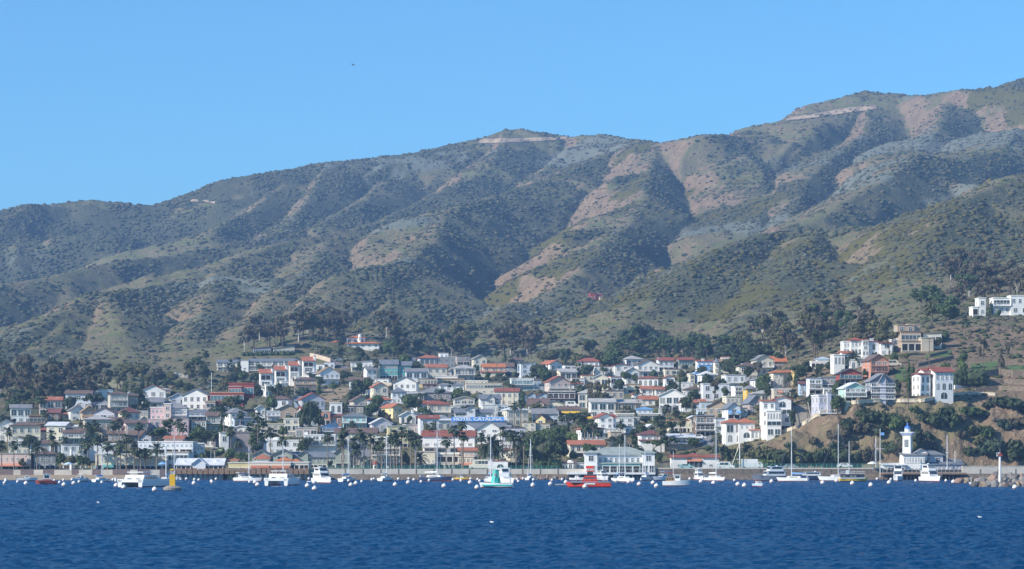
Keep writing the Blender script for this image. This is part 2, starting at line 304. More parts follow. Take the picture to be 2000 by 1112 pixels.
# ================================================================ setting: land, water, haze
def grid_mesh(name, X, Y, Z):
    nv, nu = X.shape; me = bpy.data.meshes.new(name); me.vertices.add(nv*nu)
    me.vertices.foreach_set("co", np.stack([X, Y, Z], -1).astype(np.float32).ravel())
    i = np.arange(nv*nu).reshape(nv, nu); q = np.stack([i[:-1,:-1], i[:-1,1:], i[1:,1:], i[1:,:-1]], -1).reshape(-1, 4)
    me.loops.add(q.size); me.loops.foreach_set("vertex_index", q.ravel().astype(np.int32))
    me.polygons.add(len(q)); me.polygons.foreach_set("loop_start", (np.arange(len(q))*4).astype(np.int32))
    me.update(calc_edges=True); me.polygons.foreach_set("use_smooth", np.ones(len(q), bool)); return me
def sstep(a, b, x): t = np.clip((x-a)/(b-a), 0, 1); return t*t*(3-2*t)
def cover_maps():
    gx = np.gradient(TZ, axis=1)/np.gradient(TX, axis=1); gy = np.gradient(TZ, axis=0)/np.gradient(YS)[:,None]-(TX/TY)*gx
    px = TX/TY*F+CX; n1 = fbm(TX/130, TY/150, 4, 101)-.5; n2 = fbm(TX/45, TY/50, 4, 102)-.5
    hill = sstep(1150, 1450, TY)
    # gx > 0: slope faces left (grass and bare soil), gx < 0: slope faces right (chaparral); sunlit and shaded tone are painted in too
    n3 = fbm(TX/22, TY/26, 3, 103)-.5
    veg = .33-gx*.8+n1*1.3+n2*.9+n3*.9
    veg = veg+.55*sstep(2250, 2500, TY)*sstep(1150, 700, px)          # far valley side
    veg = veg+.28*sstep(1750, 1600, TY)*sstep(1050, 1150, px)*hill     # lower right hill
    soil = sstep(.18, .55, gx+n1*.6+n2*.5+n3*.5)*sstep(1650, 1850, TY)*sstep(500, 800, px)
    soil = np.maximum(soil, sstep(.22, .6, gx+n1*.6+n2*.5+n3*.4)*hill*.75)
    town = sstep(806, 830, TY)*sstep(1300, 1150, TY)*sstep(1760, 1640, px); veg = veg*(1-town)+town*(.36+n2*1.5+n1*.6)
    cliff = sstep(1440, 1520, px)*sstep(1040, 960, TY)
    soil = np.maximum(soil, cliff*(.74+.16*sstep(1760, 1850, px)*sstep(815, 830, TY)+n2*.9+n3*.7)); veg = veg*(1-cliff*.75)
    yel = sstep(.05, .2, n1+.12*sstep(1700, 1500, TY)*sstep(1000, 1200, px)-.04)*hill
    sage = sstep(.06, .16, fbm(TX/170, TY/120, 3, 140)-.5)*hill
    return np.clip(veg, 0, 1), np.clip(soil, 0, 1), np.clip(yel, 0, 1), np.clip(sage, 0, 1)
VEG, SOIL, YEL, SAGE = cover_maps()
def land_material():
    m = bpy.data.materials.new("hillside_ground"); m.use_nodes = True; t = m.node_tree; p = t.nodes["Principled BSDF"]; p.inputs["Roughness"].default_value = .95; p.inputs["Specular IOR Level"].default_value = .1
    N, L = t.nodes.new, t.links.new
    at = N("ShaderNodeAttribute"); at.attribute_name = "cover"; sp = N("ShaderNodeSeparateColor"); L(at.outputs["Color"], sp.inputs[0])
    tc = N("ShaderNodeTexCoord")
    def noise(sc, det=6):
        n = N("ShaderNodeTexNoise"); n.inputs["Scale"].default_value = sc; n.inputs["Detail"].default_value = det; n.inputs["Roughness"].default_value = .62; L(tc.outputs["Object"], n.inputs["Vector"]); return n.outputs["Fac"]
    def mth(op, a, b):
        n = N("ShaderNodeMath"); n.operation = op; n.use_clamp = False
        for i, v in enumerate((a, b)):
            if isinstance(v, (int, float)): n.inputs[i].default_value = v
            else: L(v, n.inputs[i])
        return n.outputs[0]
    def ramp(v, a, b):
        n = N("ShaderNodeMapRange"); n.interpolation_type = 'SMOOTHSTEP'; n.inputs["From Min"].default_value = a; n.inputs["From Max"].default_value = b; L(v, n.inputs["Value"]); return n.outputs[0]
    def mix(f, a, b):
        n = N("ShaderNodeMix"); n.data_type = 'RGBA'; L(f, n.inputs[0])
        for i, v in ((6, a), (7, b)):
            if isinstance(v, tuple): n.inputs[i].default_value = (*v, 1)
            else: L(v, n.inputs[i])
        return n.outputs[2]
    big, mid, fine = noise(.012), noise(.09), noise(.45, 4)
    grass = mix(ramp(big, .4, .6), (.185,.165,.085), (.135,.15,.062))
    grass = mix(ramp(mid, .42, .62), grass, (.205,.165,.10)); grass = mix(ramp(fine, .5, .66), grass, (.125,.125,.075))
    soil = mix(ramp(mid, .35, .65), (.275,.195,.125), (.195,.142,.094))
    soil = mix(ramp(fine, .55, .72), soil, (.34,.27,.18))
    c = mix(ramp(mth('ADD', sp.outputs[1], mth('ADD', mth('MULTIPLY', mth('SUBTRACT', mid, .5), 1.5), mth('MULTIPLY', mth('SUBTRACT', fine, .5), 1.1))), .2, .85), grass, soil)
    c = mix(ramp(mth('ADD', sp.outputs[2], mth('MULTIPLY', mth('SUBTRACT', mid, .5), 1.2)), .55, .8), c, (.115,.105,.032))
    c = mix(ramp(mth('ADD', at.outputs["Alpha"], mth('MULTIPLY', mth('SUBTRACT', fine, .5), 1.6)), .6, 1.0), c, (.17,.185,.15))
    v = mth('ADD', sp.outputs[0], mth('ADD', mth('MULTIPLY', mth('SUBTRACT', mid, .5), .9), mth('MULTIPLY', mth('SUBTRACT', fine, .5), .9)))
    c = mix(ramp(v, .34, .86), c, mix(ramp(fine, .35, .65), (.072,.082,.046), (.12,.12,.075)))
    L(c, p.inputs["Base Color"])
    b = N("ShaderNodeBump"); b.inputs["Strength"].default_value = .9; b.inputs["Distance"].default_value = 2.5; L(mth('ADD', mid, mth('MULTIPLY', fine, .5)), b.inputs["Height"]); L(b.outputs[0], p.inputs["Normal"])
    return m
me = grid_mesh("ground", TX, TY, TZ)
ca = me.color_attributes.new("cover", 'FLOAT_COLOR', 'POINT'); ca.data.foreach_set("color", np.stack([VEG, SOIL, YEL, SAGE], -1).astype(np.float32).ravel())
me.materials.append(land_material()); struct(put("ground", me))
# ---- sea: real wavelets on a sheet that reaches from under the camera to the sea wall
def build_water():
    us = np.concatenate([np.linspace(-.6,-.21,50)[:-1], np.linspace(-.21,.21,560), np.linspace(.21,.6,50)[1:]])
    ys = [40.]
    while ys[-1] < 790: ys.append(ys[-1]+(3 if ys[-1] < 150 else .26+ys[-1]*.0008))
    U, Y = np.meshgrid(us, np.array(ys)); X = U*Y; Z = np.zeros_like(X); r = np.random.RandomState(3)
    for k in range(36):
        wl = .8*(1.07**k); a = .019*wl*(1 if wl < 1.8 else (1.8/wl)**1.75)*r.uniform(.6, 1.2); th = r.normal(0, .55)+.35
        kx, ky = math.sin(th)*2*math.pi/wl, math.cos(th)*2*math.pi/wl
        ph = kx*X+ky*Y+r.uniform(0, 6.28)+2.2*fbm(X/(wl*5), Y/(wl*5), 2, 300+k)
        Z += a*(1-np.abs(np.sin(ph/2))*2)*1.1
    Z *= .7+.6*fbm(X/70, Y/110, 3, 77); Z *= np.clip((Y-40)/40, 0, 1)
    me = grid_mesh("water", X, Y, Z)
    m = bpy.data.materials.new("sea_water"); m.use_nodes = True; t = m.node_tree; p = t.nodes["Principled BSDF"]; L = t.links.new
    p.inputs["Roughness"].default_value = .14; p.inputs["IOR"].default_value = 1.33; p.inputs["Specular IOR Level"].default_value = .16
    p.inputs["Specular Tint"].default_value = (.30,.62,1,1); tc = t.nodes.new("ShaderNodeTexCoord"); mp = t.nodes.new("ShaderNodeMapping"); mp.inputs["Scale"].default_value = (.38, 1, 1); L(tc.outputs["Object"], mp.inputs[0])
    n = t.nodes.new("ShaderNodeTexNoise"); n.inputs["Scale"].default_value = 1.9; n.inputs["Detail"].default_value = 9; n.inputs["Roughness"].default_value = .72; L(mp.outputs[0], n.inputs["Vector"])
    b = t.nodes.new("ShaderNodeBump"); b.inputs["Strength"].default_value = 1; b.inputs["Distance"].default_value = .7; L(n.outputs["Fac"], b.inputs["Height"]); L(b.outputs[0], p.inputs["Normal"])
    n2 = t.nodes.new("ShaderNodeTexNoise"); n2.inputs["Scale"].default_value = .02; n2.inputs["Detail"].default_value = 4; L(mp.outputs[0], n2.inputs["Vector"])
    mx = t.nodes.new("ShaderNodeMix"); mx.data_type = 'RGBA'; mx.inputs[6].default_value = (.0003,.041,.128,1); mx.inputs[7].default_value = (.0004,.076,.215,1); L(n2.outputs["Fac"], mx.inputs[0]); L(mx.outputs[2], p.inputs["Base Color"])
    me.materials.append(m); struct(put("water", me))
build_water()
struct(MB().box(-4000, 4000, -3000, 778, -4, -2.2).build("sea_floor", mat("sea_floor_deep_blue", (.004,.03,.09), .6)))
# ---- waterfront: promenade deck, beach
def wx(px, Y=772): return (px-CX)/F*Y
struct(MB().box(-430, wx(435), 776, 786, -3, 2.4).build("promenade", mat("pale_concrete", (.48,.44,.38), .9, .15, .3)))
struct(MB().box(wx(597), wx(1142), 774, 786, -3, 2.75).build("promenade", _M["pale_concrete"]))
struct(MB().box(wx(1278), 430, 774, 784.5, -3, 2.8).build("road", mat("asphalt", (.07,.068,.065), .95, .2, .4)))
bm_ = MB(); xs = np.linspace(-430, wx(262), 60)
for i in range(59):
    a, b = xs[i], xs[i+1]; f = lambda x: 767.0+1.2*math.sin(x*.05)
    bm_.add([(a, f(a)-4, -.35), (b, f(b)-4, -.35), (b, f(b)+4, .75), (a, f(a)+4, .75), (b, 776.5, 1.35), (a, 776.5, 1.35)], [(0,1,2,3), (3,2,4,5)])
struct(bm_.build("beach", mat("beach_sand", (.36,.28,.19), .95, .15, .8)))
# ---- sea air
hz = MB().box(-3200, 3200, -60, 8500, -5.2, 455).build("haze", None)
hz.data.materials.clear(); hm = bpy.data.materials.new("sea_haze"); hm.use_nodes = True; t = hm.node_tree; t.nodes.remove(t.nodes["Principled BSDF"])
pv = t.nodes.new("ShaderNodeVolumePrincipled"); pv.inputs["Color"].default_value = (.36,.60,1,1); pv.inputs["Density"].default_value = 1.5e-4; pv.inputs["Anisotropy"].default_value = .1
t.links.new(pv.outputs[0], t.nodes["Material Output"].inputs["Volume"]); hz.data.materials.append(hm); hz["kind"] = "stuff"
# ---- chaparral: countless shrubs over the hills, as one mass
def shrubs(name, n, ylo, yhi, seed, cols, keep, rmin, rmax, clump=.5):
    keep = keep*np.clip(1+clump*6*(fbm(TX/18, TY/24, 2, 200+seed)-.52)+clump*4*(fbm(TX/70, TY/80, 2, 230+seed)-.5), .03, 1.6)
    r = np.random.RandomState(seed); ii = r.randint(0, TX.shape[0]-1, n*14); jj = r.randint(0, TX.shape[1]-1, n*14)
    wgt = YS*np.gradient(YS); wgt = (wgt/wgt[(YS > ylo) & (YS < yhi)].max())[ii]; wgt = wgt*np.minimum(1, np.gradient(US)[jj]/np.gradient(US)[350]); ok = (YS[ii] > ylo) & (YS[ii] < yhi) & (np.abs(US[jj]) < .24) & (r.rand(n*14) < wgt*keep[ii, jj])
    ii, jj = ii[ok][:n], jj[ok][:n]; k = len(ii); fi, fj = r.rand(k), r.rand(k)
    def bl(T): return (T[ii,jj]*(1-fi)+T[ii+1,jj]*fi)*(1-fj)+(T[ii,jj+1]*(1-fi)+T[ii+1,jj+1]*fi)*fj
    px, py, pz = bl(TX), bl(TY), bl(TZ)
    b = bmesh.new(); bmesh.ops.create_icosphere(b, subdivisions=1, radius=1); b.verts.ensure_lookup_table()
    bv = np.array([v.co[:] for v in b.verts]); bf = np.array([[v.index for v in f.verts] for f in b.faces]); b.free()
    R_ = (rmin+(rmax-rmin)*r.rand(k)**2.2); nv = len(bv)
    V = bv[None]*(.6+.75*r.rand(k, nv, 1)); V = V*R_[:,None,None]*np.stack([.8+.5*r.rand(k), .8+.5*r.rand(k), .42+.3*r.rand(k)], -1)[:,None,:]
    V[:,:,0] += px[:,None]; V[:,:,1] += py[:,None]; V[:,:,2] += (pz+R_*.15)[:,None]
    Fs = (bf[None]+(np.arange(k)*nv)[:,None,None]).reshape(-1, 3)
    me = bpy.data.meshes.new(name); me.vertices.add(k*nv); me.vertices.foreach_set("co", V.astype(np.float32).ravel())
    me.loops.add(Fs.size); me.loops.foreach_set("vertex_index", Fs.astype(np.int32).ravel()); me.polygons.add(len(Fs)); me.polygons.foreach_set("loop_start", (np.arange(len(Fs))*3).astype(np.int32)); me.update(calc_edges=True)
    me.materials.append(leafm(name+"_leaves", cols)); o = put(name, me); o["kind"] = "stuff"; return o
G_ = [(.050,.064,.038), (.078,.092,.050), (.115,.118,.070), (.095,.082,.056)]
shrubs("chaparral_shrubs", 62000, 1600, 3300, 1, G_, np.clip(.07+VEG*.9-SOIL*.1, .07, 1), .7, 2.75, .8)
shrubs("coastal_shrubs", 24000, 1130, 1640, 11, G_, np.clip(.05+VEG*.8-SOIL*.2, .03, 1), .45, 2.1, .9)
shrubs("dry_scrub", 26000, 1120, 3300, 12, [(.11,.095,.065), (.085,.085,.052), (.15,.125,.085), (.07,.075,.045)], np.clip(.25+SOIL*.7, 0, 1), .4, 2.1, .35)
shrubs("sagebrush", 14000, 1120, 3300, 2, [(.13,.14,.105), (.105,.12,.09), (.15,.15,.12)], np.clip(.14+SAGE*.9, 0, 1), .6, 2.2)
shrubs("golden_scrub", 9000, 1100, 2300, 3, [(.12,.105,.035), (.09,.088,.03), (.14,.12,.05)], np.clip(YEL*1.0+.03, 0, 1), .7, 2.6)
CL = sstep(1400, 1480, TX/TY*F+CX)*sstep(784, 786, TY)*sstep(1150, 1000, TY)
shrubs("cliff_scrub", 7500, 783.5, 1150, 4, [(.075,.070,.048), (.11,.098,.075), (.05,.056,.034), (.13,.105,.075)], CL*.95, .25, 1.2, .8)
TWN = sstep(806, 830, TY)*sstep(1250, 1100, TY)
shrubs("garden_shrubs", 4200, 806, 1250, 5, [(.045,.065,.028), (.07,.09,.035), (.06,.062,.035)], TWN*.8, .4, 1.5)
# ================================================================ buildings
_WC = {}; RECTS = []
WSPEC = dict(w=(.42,.5,1.4,1.5), d=(.72,.72,3.2,2.3), g=(.95,.5,9,1.6), a=(.5,.72,2.0,2.6), s=(.26,.3,.9,.9), t=(.3,.66,1.0,2.0), D=(.86,.72,9,2.5), T=(.93,.66,9,2.2), O=(.34,.34,1.1,1.1))
def win_mesh(w, h, st, fc):
    key = (round(w, 1), round(h, 1), st, fc)
    if key in _WC: return _WC[key]
    w, h = max(key[0], .3), max(key[1], .3); fr, pn = MB(), MB(); b = .09 if st != 'D' else .12
    if st in 'aO':
        n = 9; arc = [(w/2*math.cos(math.pi*k/(n-1)), h-w/2+w/2*math.sin(math.pi*k/(n-1))) for k in range(n)] if st == 'a' else [(w/2*math.cos(2*math.pi*k/12), h/2+h/2*math.sin(2*math.pi*k/12)) for k in range(12)]
        poly = ([(w/2, 0)]+arc+[(-w/2, 0)]) if st == 'a' else arc
        pn.prism(poly, -.03, .04)
        fr.prism([(x*1.12, (z-.02)*1.05) for x, z in poly], -.02, .05); fr.box(-.05, .05, -.06, -.031, .05, h*.98)
    else:
        pn.box(-w/2+b*.5, w/2-b*.5, -.03, .04, b*.5, h-b*.5)
        fr.box(-w/2-b, w/2+b, -.08, .03, h-.02, h+b); fr.box(-w/2-b*1.3, w/2+b*1.3, -.13, .03, -b, .0)
        fr.box(-w/2-b, -w/2, -.08, .03, 0, h-.02); fr.box(w/2, w/2+b, -.08, .03, 0, h-.02)
        k = 1 if st in 'wst' else max(1, int(w/1.5)) if st in 'dgT' else int(w/2.2)
        for i in range(1, k+1 if st not in 'ws' else 2):
            x = -w/2+w*i/(k+1) if st not in 'ws' else 0
            fr.box(x-b/2, x+b/2, -.07, -.031, 0, h-.02)
        if st in 'wt': fr.box(-w/2, w/2, -.065, -.032, h*.55, h*.55+b*.7)
    fm = fr.mesh("window", sm(fc)); pm = pn.mesh("pane", TINT if st == 'T' else SHADE if st == 'D' else GLASS, smooth=False)
    _WC[key] = (fm, pm); return fm, pm
def add_window(root, w, h, st, fc, loc, rz=0):
    fm, pm = win_mesh(w, h, st, fc)
    f = put("window" if st != 'D' else "shop_or_shade_panel", fm, root, loc, rz); put("pane", pm, f)  # the dark panel stands for shop doors and for painted shade of recesses
def V(x0, x1, yt, yb, wall, roof='F', win='', **k): return dict(x0=x0, x1=x1, yt=yt, yb=yb, wall=wall, roof=roof, win=win, **k)
def roof_geo(kind, w, d, h, rh, ov):
    m = MB(); t = .22
    if kind == 'F':
        m.box(-w/2-ov*.6, w/2+ov*.6, -ov*.6, d+ov*.6, h, h+max(rh, .28))
    elif kind == 'G':
        e = ov*rh/(w/2)
        m.prism([(-w/2-ov, h-e), (0, h+rh), (w/2+ov, h-e), (w/2+ov, h-e+t), (0, h+rh+t*1.2), (-w/2-ov, h-e+t)], -ov, d+ov)
    elif kind == 'S':
        e = ov*rh/(d/2)
        m.prism([(-ov, h-e), (d/2, h+rh), (d+ov, h-e), (d+ov, h-e+t), (d/2, h+rh+t*1.2), (-ov, h-e+t)], -w/2-ov, w/2+ov, 'x')
    elif kind == 'M':                                            # falls towards the front
        m.prism([(-ov, h), (d, h+rh), (d, h+rh+t), (-ov, h+t)], -w/2-ov, w/2+ov, 'x')
    elif kind == 'L':                                            # rises to the right
        m.prism([(-w/2-ov, h), (w/2+ov, h+rh), (w/2+ov, h+rh+t), (-w/2-ov, h+t)], -ov, d+ov, 'y')
    elif kind == 'H':
        W, D = w/2+ov, d/2+ov; r = max(W-D, 0); q = max(D-W, 0); c = d/2
        vs = [(-W,c-D,h-.1),(W,c-D,h-.1),(W,c+D,h-.1),(-W,c+D,h-.1),(-W,c-D,h+.14),(W,c-D,h+.14),(W,c+D,h+.14),(-W,c+D,h+.14),(-r,c-q,h+rh+.14),(r+1e-3,c+q+1e-3,h+rh+.14)]
        m.add(vs, [(0,3,2,1),(0,1,5,4),(1,2,6,5),(2,3,7,6),(3,0,4,7)]+([(4,5,9,8),(6,7,8,9),(5,6,9),(7,4,8)] if r > 0 else [(4,5,8),(5,6,9,8),(6,7,9),(7,4,8,9)]))
    elif kind == 'P':
        m.lathe([(w/2+ov, h-.1), (w/2+ov, h+.05), (w/4, h+rh*.5), (.05, h+rh)], 8, (0, d/2, 0), ph=math.pi/8)
    elif kind == 'D':
        m.lathe([(w/2*math.cos(a), h+rh*math.sin(a)) for a in np.linspace(0, 1.5, 6)], 14, (0, d/2, 0))
    return m
def railing_mb(w, y, z, dep=0, hgt=1.0, gap=.5):
    m = MB(); m.box(-w/2, w/2, y-.03, y+.03, z+hgt-.07, z+hgt); m.box(-w/2, w/2, y-.02, y+.02, z+.1, z+.15)
    n = max(2, int(w/gap))
    for i in range(n+1):
        x = -w/2+.03+(w-.06)*i/n; m.box(x-.025, x+.025, y-.021, y+.021, z, z+hgt-.071)
    if dep:
        for s in (-1, 1): m.box(s*w/2-.03, s*w/2+.03, y+.031, y+dep, z+hgt-.07, z+hgt); m.box(s*w/2-.02, s*w/2+.02, y+.031, y+dep, z+.1, z+.6)
    return m
def volume(root, v, m, xc, yb, yaw, faceyaw):
    w = (v['x1']-v['x0'])*m; h = (v['yb']-v['yt'])*m; cosw = math.cos(faceyaw); d = v.get('d') or min(max(w*.7, 5.5), 11)
    if abs(faceyaw) > .02: w = max((w-d*abs(math.sin(faceyaw)))/cosw, w*.55)
    x = ((v['x0']+v['x1'])/2-xc)*m; z0 = (yb-v['yb'])*m; dy = v.get('dy', 0)
    if abs(faceyaw) > .02: x += d*math.sin(faceyaw)/2
    T = Matrix.Translation((x, dy, z0))
    rk, rcn = (v['roof'].split(':')+[''])[:2]; kind = rk[0]; rh = float(rk[1:] or 0)*m; rcn = rcn or {'F': 'pale'}.get(kind, 'tile')
    fnd = v.get('f', 3.5 if dy < 1 else 1.5)
    wm_ = MB(); ww = w
    if v.get('round'):
        wm_.lathe([(w/2, -fnd), (w/2, h)], 16, (0, w/2, 0)); d = w
    elif kind == 'P': wm_.lathe([(w/2, -fnd), (w/2, h)], 8, (0, d/2, 0), ph=math.pi/8)
    else:
        wm_.box(-w/2, w/2, 0, d, -fnd, h)
        if kind == 'G': wm_.add([(-w/2,.01,h),(w/2,.01,h),(0,.01,h+rh*.98),(-w/2,d-.01,h),(w/2,d-.01,h),(0,d-.01,h+rh*.98)], [(0,1,2),(3,5,4)])
        if kind in 'S': wm_.add([(-w/2+.01,0,h),(-w/2+.01,d,h),(-w/2+.01,d/2,h+rh*.98),(w/2-.01,0,h),(w/2-.01,d,h),(w/2-.01,d/2,h+rh*.98)], [(0,2,1),(3,4,5)])
        if kind in 'M': wm_.add([(-w/2+.01,0,h),(-w/2+.01,d-.01,h),(-w/2+.01,d-.01,h+rh*.98),(w/2-.01,0,h),(w/2-.01,d-.01,h),(w/2-.01,d-.01,h+rh*.98)], [(0,2,1),(3,4,5),(1,2,5,4)])
        if kind in 'L': wm_.prism([(-w/2+.01, h), (w/2-.01, h), (w/2-.01, h+rh*.97)], .01, d-.01)
    wm_.build(v.get('wn', "wall"), wallm(v['wall']), root, (x, dy, z0))
    if kind != 'N':
        ov = v.get('ov', .5 if kind in 'GSHM' else .3)
        roof = roof_geo(kind, w, d, h, rh, ov).build("roof", roofm(rcn) if kind != 'F' or rcn not in COL else wallm(rcn), root, (x, dy, z0))
    else: roof = root
    fc = v.get('fc', 'white')
    if v['win']:
        sts = v['win'].split(','); n = len(sts); sh = h/n
        for i, s in enumerate(sts):
            if not s.strip() or s.strip() == '-': continue
            s = s.strip(); k = int(s[:-1]); st = s[-1]; fw, fh, mw, mh = WSPEC[st]; cell = w/k
            W_, H_ = min(cell*fw, mw if st not in 'gDT' else cell*fw), min(sh*fh, mh)
            zz = i*sh+(sh-H_)*(.45 if st in 'wsgO' else .12)
            for c in range(k): add_window(root, W_, H_, st, fc, (x-w/2+cell*(c+.5), dy, z0+zz))
            if st in 'wdagt' and faceyaw > .06 and not v.get('round'):
                kk = 2 if d > 7 else 1
                for c in range(kk): add_window(root, min(1.2, d/kk*.4), min(sh*.5, 1.5), 'w', fc, (x-w/2, dy+d*(c+.5)/kk, z0+i*sh+sh*.25), -math.pi/2)
    for b in v.get('bal', ()):                                   # balconies: storey number
        n = len(v['win'].split(',')) if v['win'] else 2; zb = h/n*b; dep = v.get('bd', 1.3)
        bo = MB().box(-w/2-.1, w/2+.1, -dep, -.01, -.12, .12).build("balcony", sm(v.get('bc', 'white')), root, (x, dy, z0+zb))
        railing_mb(w+.1, -dep+.05, .12, dep-.1).build("railing", sm(v.get('rc', 'white')), bo)
        if b and not v.get('nopost'):
            nb = max(2, int(w/4.5)+1); key = ('post', round(h/n, 1), v.get('bc', 'white'))
            if key not in _WC: _WC[key] = MB().box(-.08, .08, -dep+.02, -dep+.18, .13, h/n*.98).mesh("post", sm(v.get('bc', 'white')))
            for i in range(nb): put("post", _WC[key], bo, (-w/2+w*i/(nb-1), 0, 0))
    for cx_, ch in v.get('ch', ()):                              # chimneys: place along the front, height in pixels above the eaves
        cm = MB(); cw = .55; cm.box(-cw, cw, -.45, .45, -1.5, ch*m); cm.box(-cw-.12, cw+.12, -.57, .57, ch*m+.002, ch*m+.25)
        cm.build("chimney", wallm(v.get('cc', v['wall'])), root, (x-w/2+w*cx_, dy+d*.35, z0+h))
    for a in v.get('aw', ()):                                    # awnings: from, to (share of width), height share, colour
        f0, f1, fz, c = a; am = MB(); aw_ = (f1-f0)*w
        am.prism([(-.02, .35), (-1.5, -.25), (-1.5, -.5), (-1.42, -.5), (-1.42, -.2), (-.02, .27)], -aw_/2, aw_/2, 'x')
        am.build("awning", sm(c, .8), root, (x-w/2+w*(f0+f1)/2, dy, z0+h*fz))
    if v.get('dorm'):
        for fx in v['dorm']:
            dm = thing  # dormer: little gabled box with a window
            q = MB(); q.prism([(-.9, -.6), (.9, -.6), (.9, .9), (0, 1.7), (-.9, .9)], -.4, 3)
            q.build("dormer", wallm(v['wall']), root, (x-w/2+w*fx, dy+d*.18, z0+h+rh*.2))
            add_window(root, 1.0, .9, 'w', fc, (x-w/2+w*fx, dy+d*.18-.4, z0+h+rh*.2-.1))
            r = MB(); r.prism([(-1.15, .72), (0, 1.75), (1.15, .72), (1.15, .9), (0, 1.95), (-1.15, .9)], -.6, 3); r.build("dormer_roof", roofm(rcn), root, (x-w/2+w*fx, dy+d*.18, z0+h+rh*.2))
    return x, dy, z0, w, h, d
def hs(label, *vols, yaw=0, name='house', cat=None, Y=None, px=None, grp=None):
    a = vols[0]; x0, x1 = min(v['x0'] for v in vols), max(v['x1'] for v in vols); xc = (x0+x1)/2; yb = max(v['yb'] for v in vols)
    if Y: X, Y_, Z = P(xc, yb, Y)
    else: X, Y_, Z = hit(xc, yb)
    Z = CAMZ-(yb-HY)*Y_/F
    face = R(yaw); tz = -math.atan2(X, Y_)
    root = thing(name, (X, Y_, Z), label, cat or name.replace('_', ' '), rz=face+tz*0, group=grp)
    if len(label.split()) > 16: print("LONG", len(label.split()), label)
    for v in vols: volume(root, v, Y_/F, xc, yb, yaw, R(yaw+v.get('yaw', 0)) if not v.get('flat') else 0)
    RECTS.append((x0, x1, min(v['yt'] for v in vols)-2, yb)); anchor(label, xc, (yb+min(v['yt'] for v in vols))/2)
    return root, xc, yb, Y_/F
# ================================================================ the town, left to right (picture pixels; each stands where its base line meets the ground)
hs("pale pink two-storey waterfront building with row of small square windows", V(-25,60,887,923,'blush','F2:grey','3D,8s',aw=[(.0,1,.42,'salmon')],d=12), name='shop_building', cat='shop', Y=789)
hs("grey hip-roofed waterfront annex at the palms above the beach", V(63,108,887,922,'grey','H6:brownr','2D,4w'), yaw=6, name='shop_building', cat='shop', Y=790)
hs("cream flat-roofed block with white chimney behind the pink shops", V(14,55,864,886,'cream','F','3w,4g',ch=[(.25,3)]), V(30,50,857,866,'white','F','2s',dy=4), yaw=5)
hs("small white roofed house at the far left edge under dark trees", V(-8,16,850,862,'blush','G4:whiter','2w'))
hs("brown-black modern house with tan fascia boards", V(52,88,813,842,'umber','F3:tanr','1D,1g',bal=[1],bc='tan',rc='umber'), yaw=10)
hs("dark maroon-roofed cottage left of the white gable", V(92,116,806,822,'umber','S7:maroon','2w'))
hs("white gabled house with long grey roof under dark trees", V(122,166,801,822,'white','G9:grey','2w,1O',d=12), yaw=14)
hs("low cream house with orange tile porch roof", V(106,150,810,824,'cream','M3:tile','5t',bal=[0]), yaw=8, Y=952)
hs("brown house with steep golden brown roof and deep gable", V(153,189,804,824,'tan','G11:tanr','2w,1w'), V(158,188,816,824,'umber','M7:tanr','',dy=-3,d=5), yaw=16)
hs("white flat-roofed bungalow with long awning below brown house", V(88,112,826,840,'cream','F2:white','3d'))
hs("long low white-roofed house with teal corner box", V(132,166,834,844,'white','M3:whiter','4w'), V(167,178,824,840,'turq','F','1w',dy=1))
hs("brown-roofed motel of two balcony storeys behind the promenade trees", V(120,166,845,866,'sage','S7:brownr','4d,4d',bal=[1]), yaw=4, name='motel')
hs("white building with bright side bays behind the waterfront trees", V(110,163,869,908,'white','F1:grey','-,4s,3w',d=9), yaw=12, name='building')
hs("pale blue-white long building with small windows behind palms", V(164,234,868,900,'cool','F1:white','-,7s'), yaw=2, name='building')
hs("cream waterfront block with round teal emblem and teal awning", V(186,262,888,921,'cream','F1:white','5D,9s',aw=[(.2,.5,.33,'teal')]), V(262,326,892,921,'beige','F2:white','3D,-'), name='shop_building', cat='shop', Y=788)
hs("tan three-storey villa with verandas on top row far left", V(207,248,770,806,'beige','H5:brownr','3d,4d,4t',bal=[1,2]), V(240,272,773,790,'tan','M4:brownr','3w',dy=4), yaw=16)
hs("white shingled gothic cottage with two steep gables", V(230,268,781,802,'cool','G15:grey','3w,2w',d=9), V(246,266,782,800,'white','G12:grey','1w,1w',dy=-1.2,d=3), yaw=14)
hs("cream house with broad maroon hip roof below tan villa", V(228,272,806,832,'cream','H10:maroon','3w,3w'), yaw=22)
hs("beige flat-roofed terrace house right of the maroon roof", V(263,289,803,822,'beige','F1:grey','2w,3g'))
hs("grey-roofed white house with paired dark windows on upper row", V(287,318,786,806,'cream','S9:grey','1w,2w',d=9), V(314,340,790,806,'cool','S5:grey','2w',dy=3), yaw=8)
hs("salmon brown house with wooden deck under the hill", V(302,332,761,776,'blush','H3:pale','2d,3w',bal=[1],bc='tan',rc='tan'), yaw=10)
hs("small pale yellow domed house alone among hillside trees", V(336,347,732,738,'cream','D5:pale','1a',round=1), V(347,366,730,737,'beige','F','2w',dy=1))
hs("grey-roofed long house behind the pink hotel", V(316,364,798,812,'lav','H10:grey','4w'))
hs("pale yellow clapboard cottage left of the pink hotel", V(266,290,821,838,'cream','G7:pale','2w,2w'), yaw=12)
hs("stepped pink hotel with grey cone turret", V(289,330,796,820,'pink','F1:white','4w,5w',d=8,dy=6), V(316,330,789,818,'blush','F1:white','1w,1w',dy=5), V(330,360,801,820,'lav','F1:white','3w,1g',dy=7,bal=[1]),
   V(289,368,820,858,'pink','F1:blush','6w,6w,6w',d=9), V(298,313,837,858,'lav','P14:slate','1w,1w',dy=-4,d=5), name='hotel')
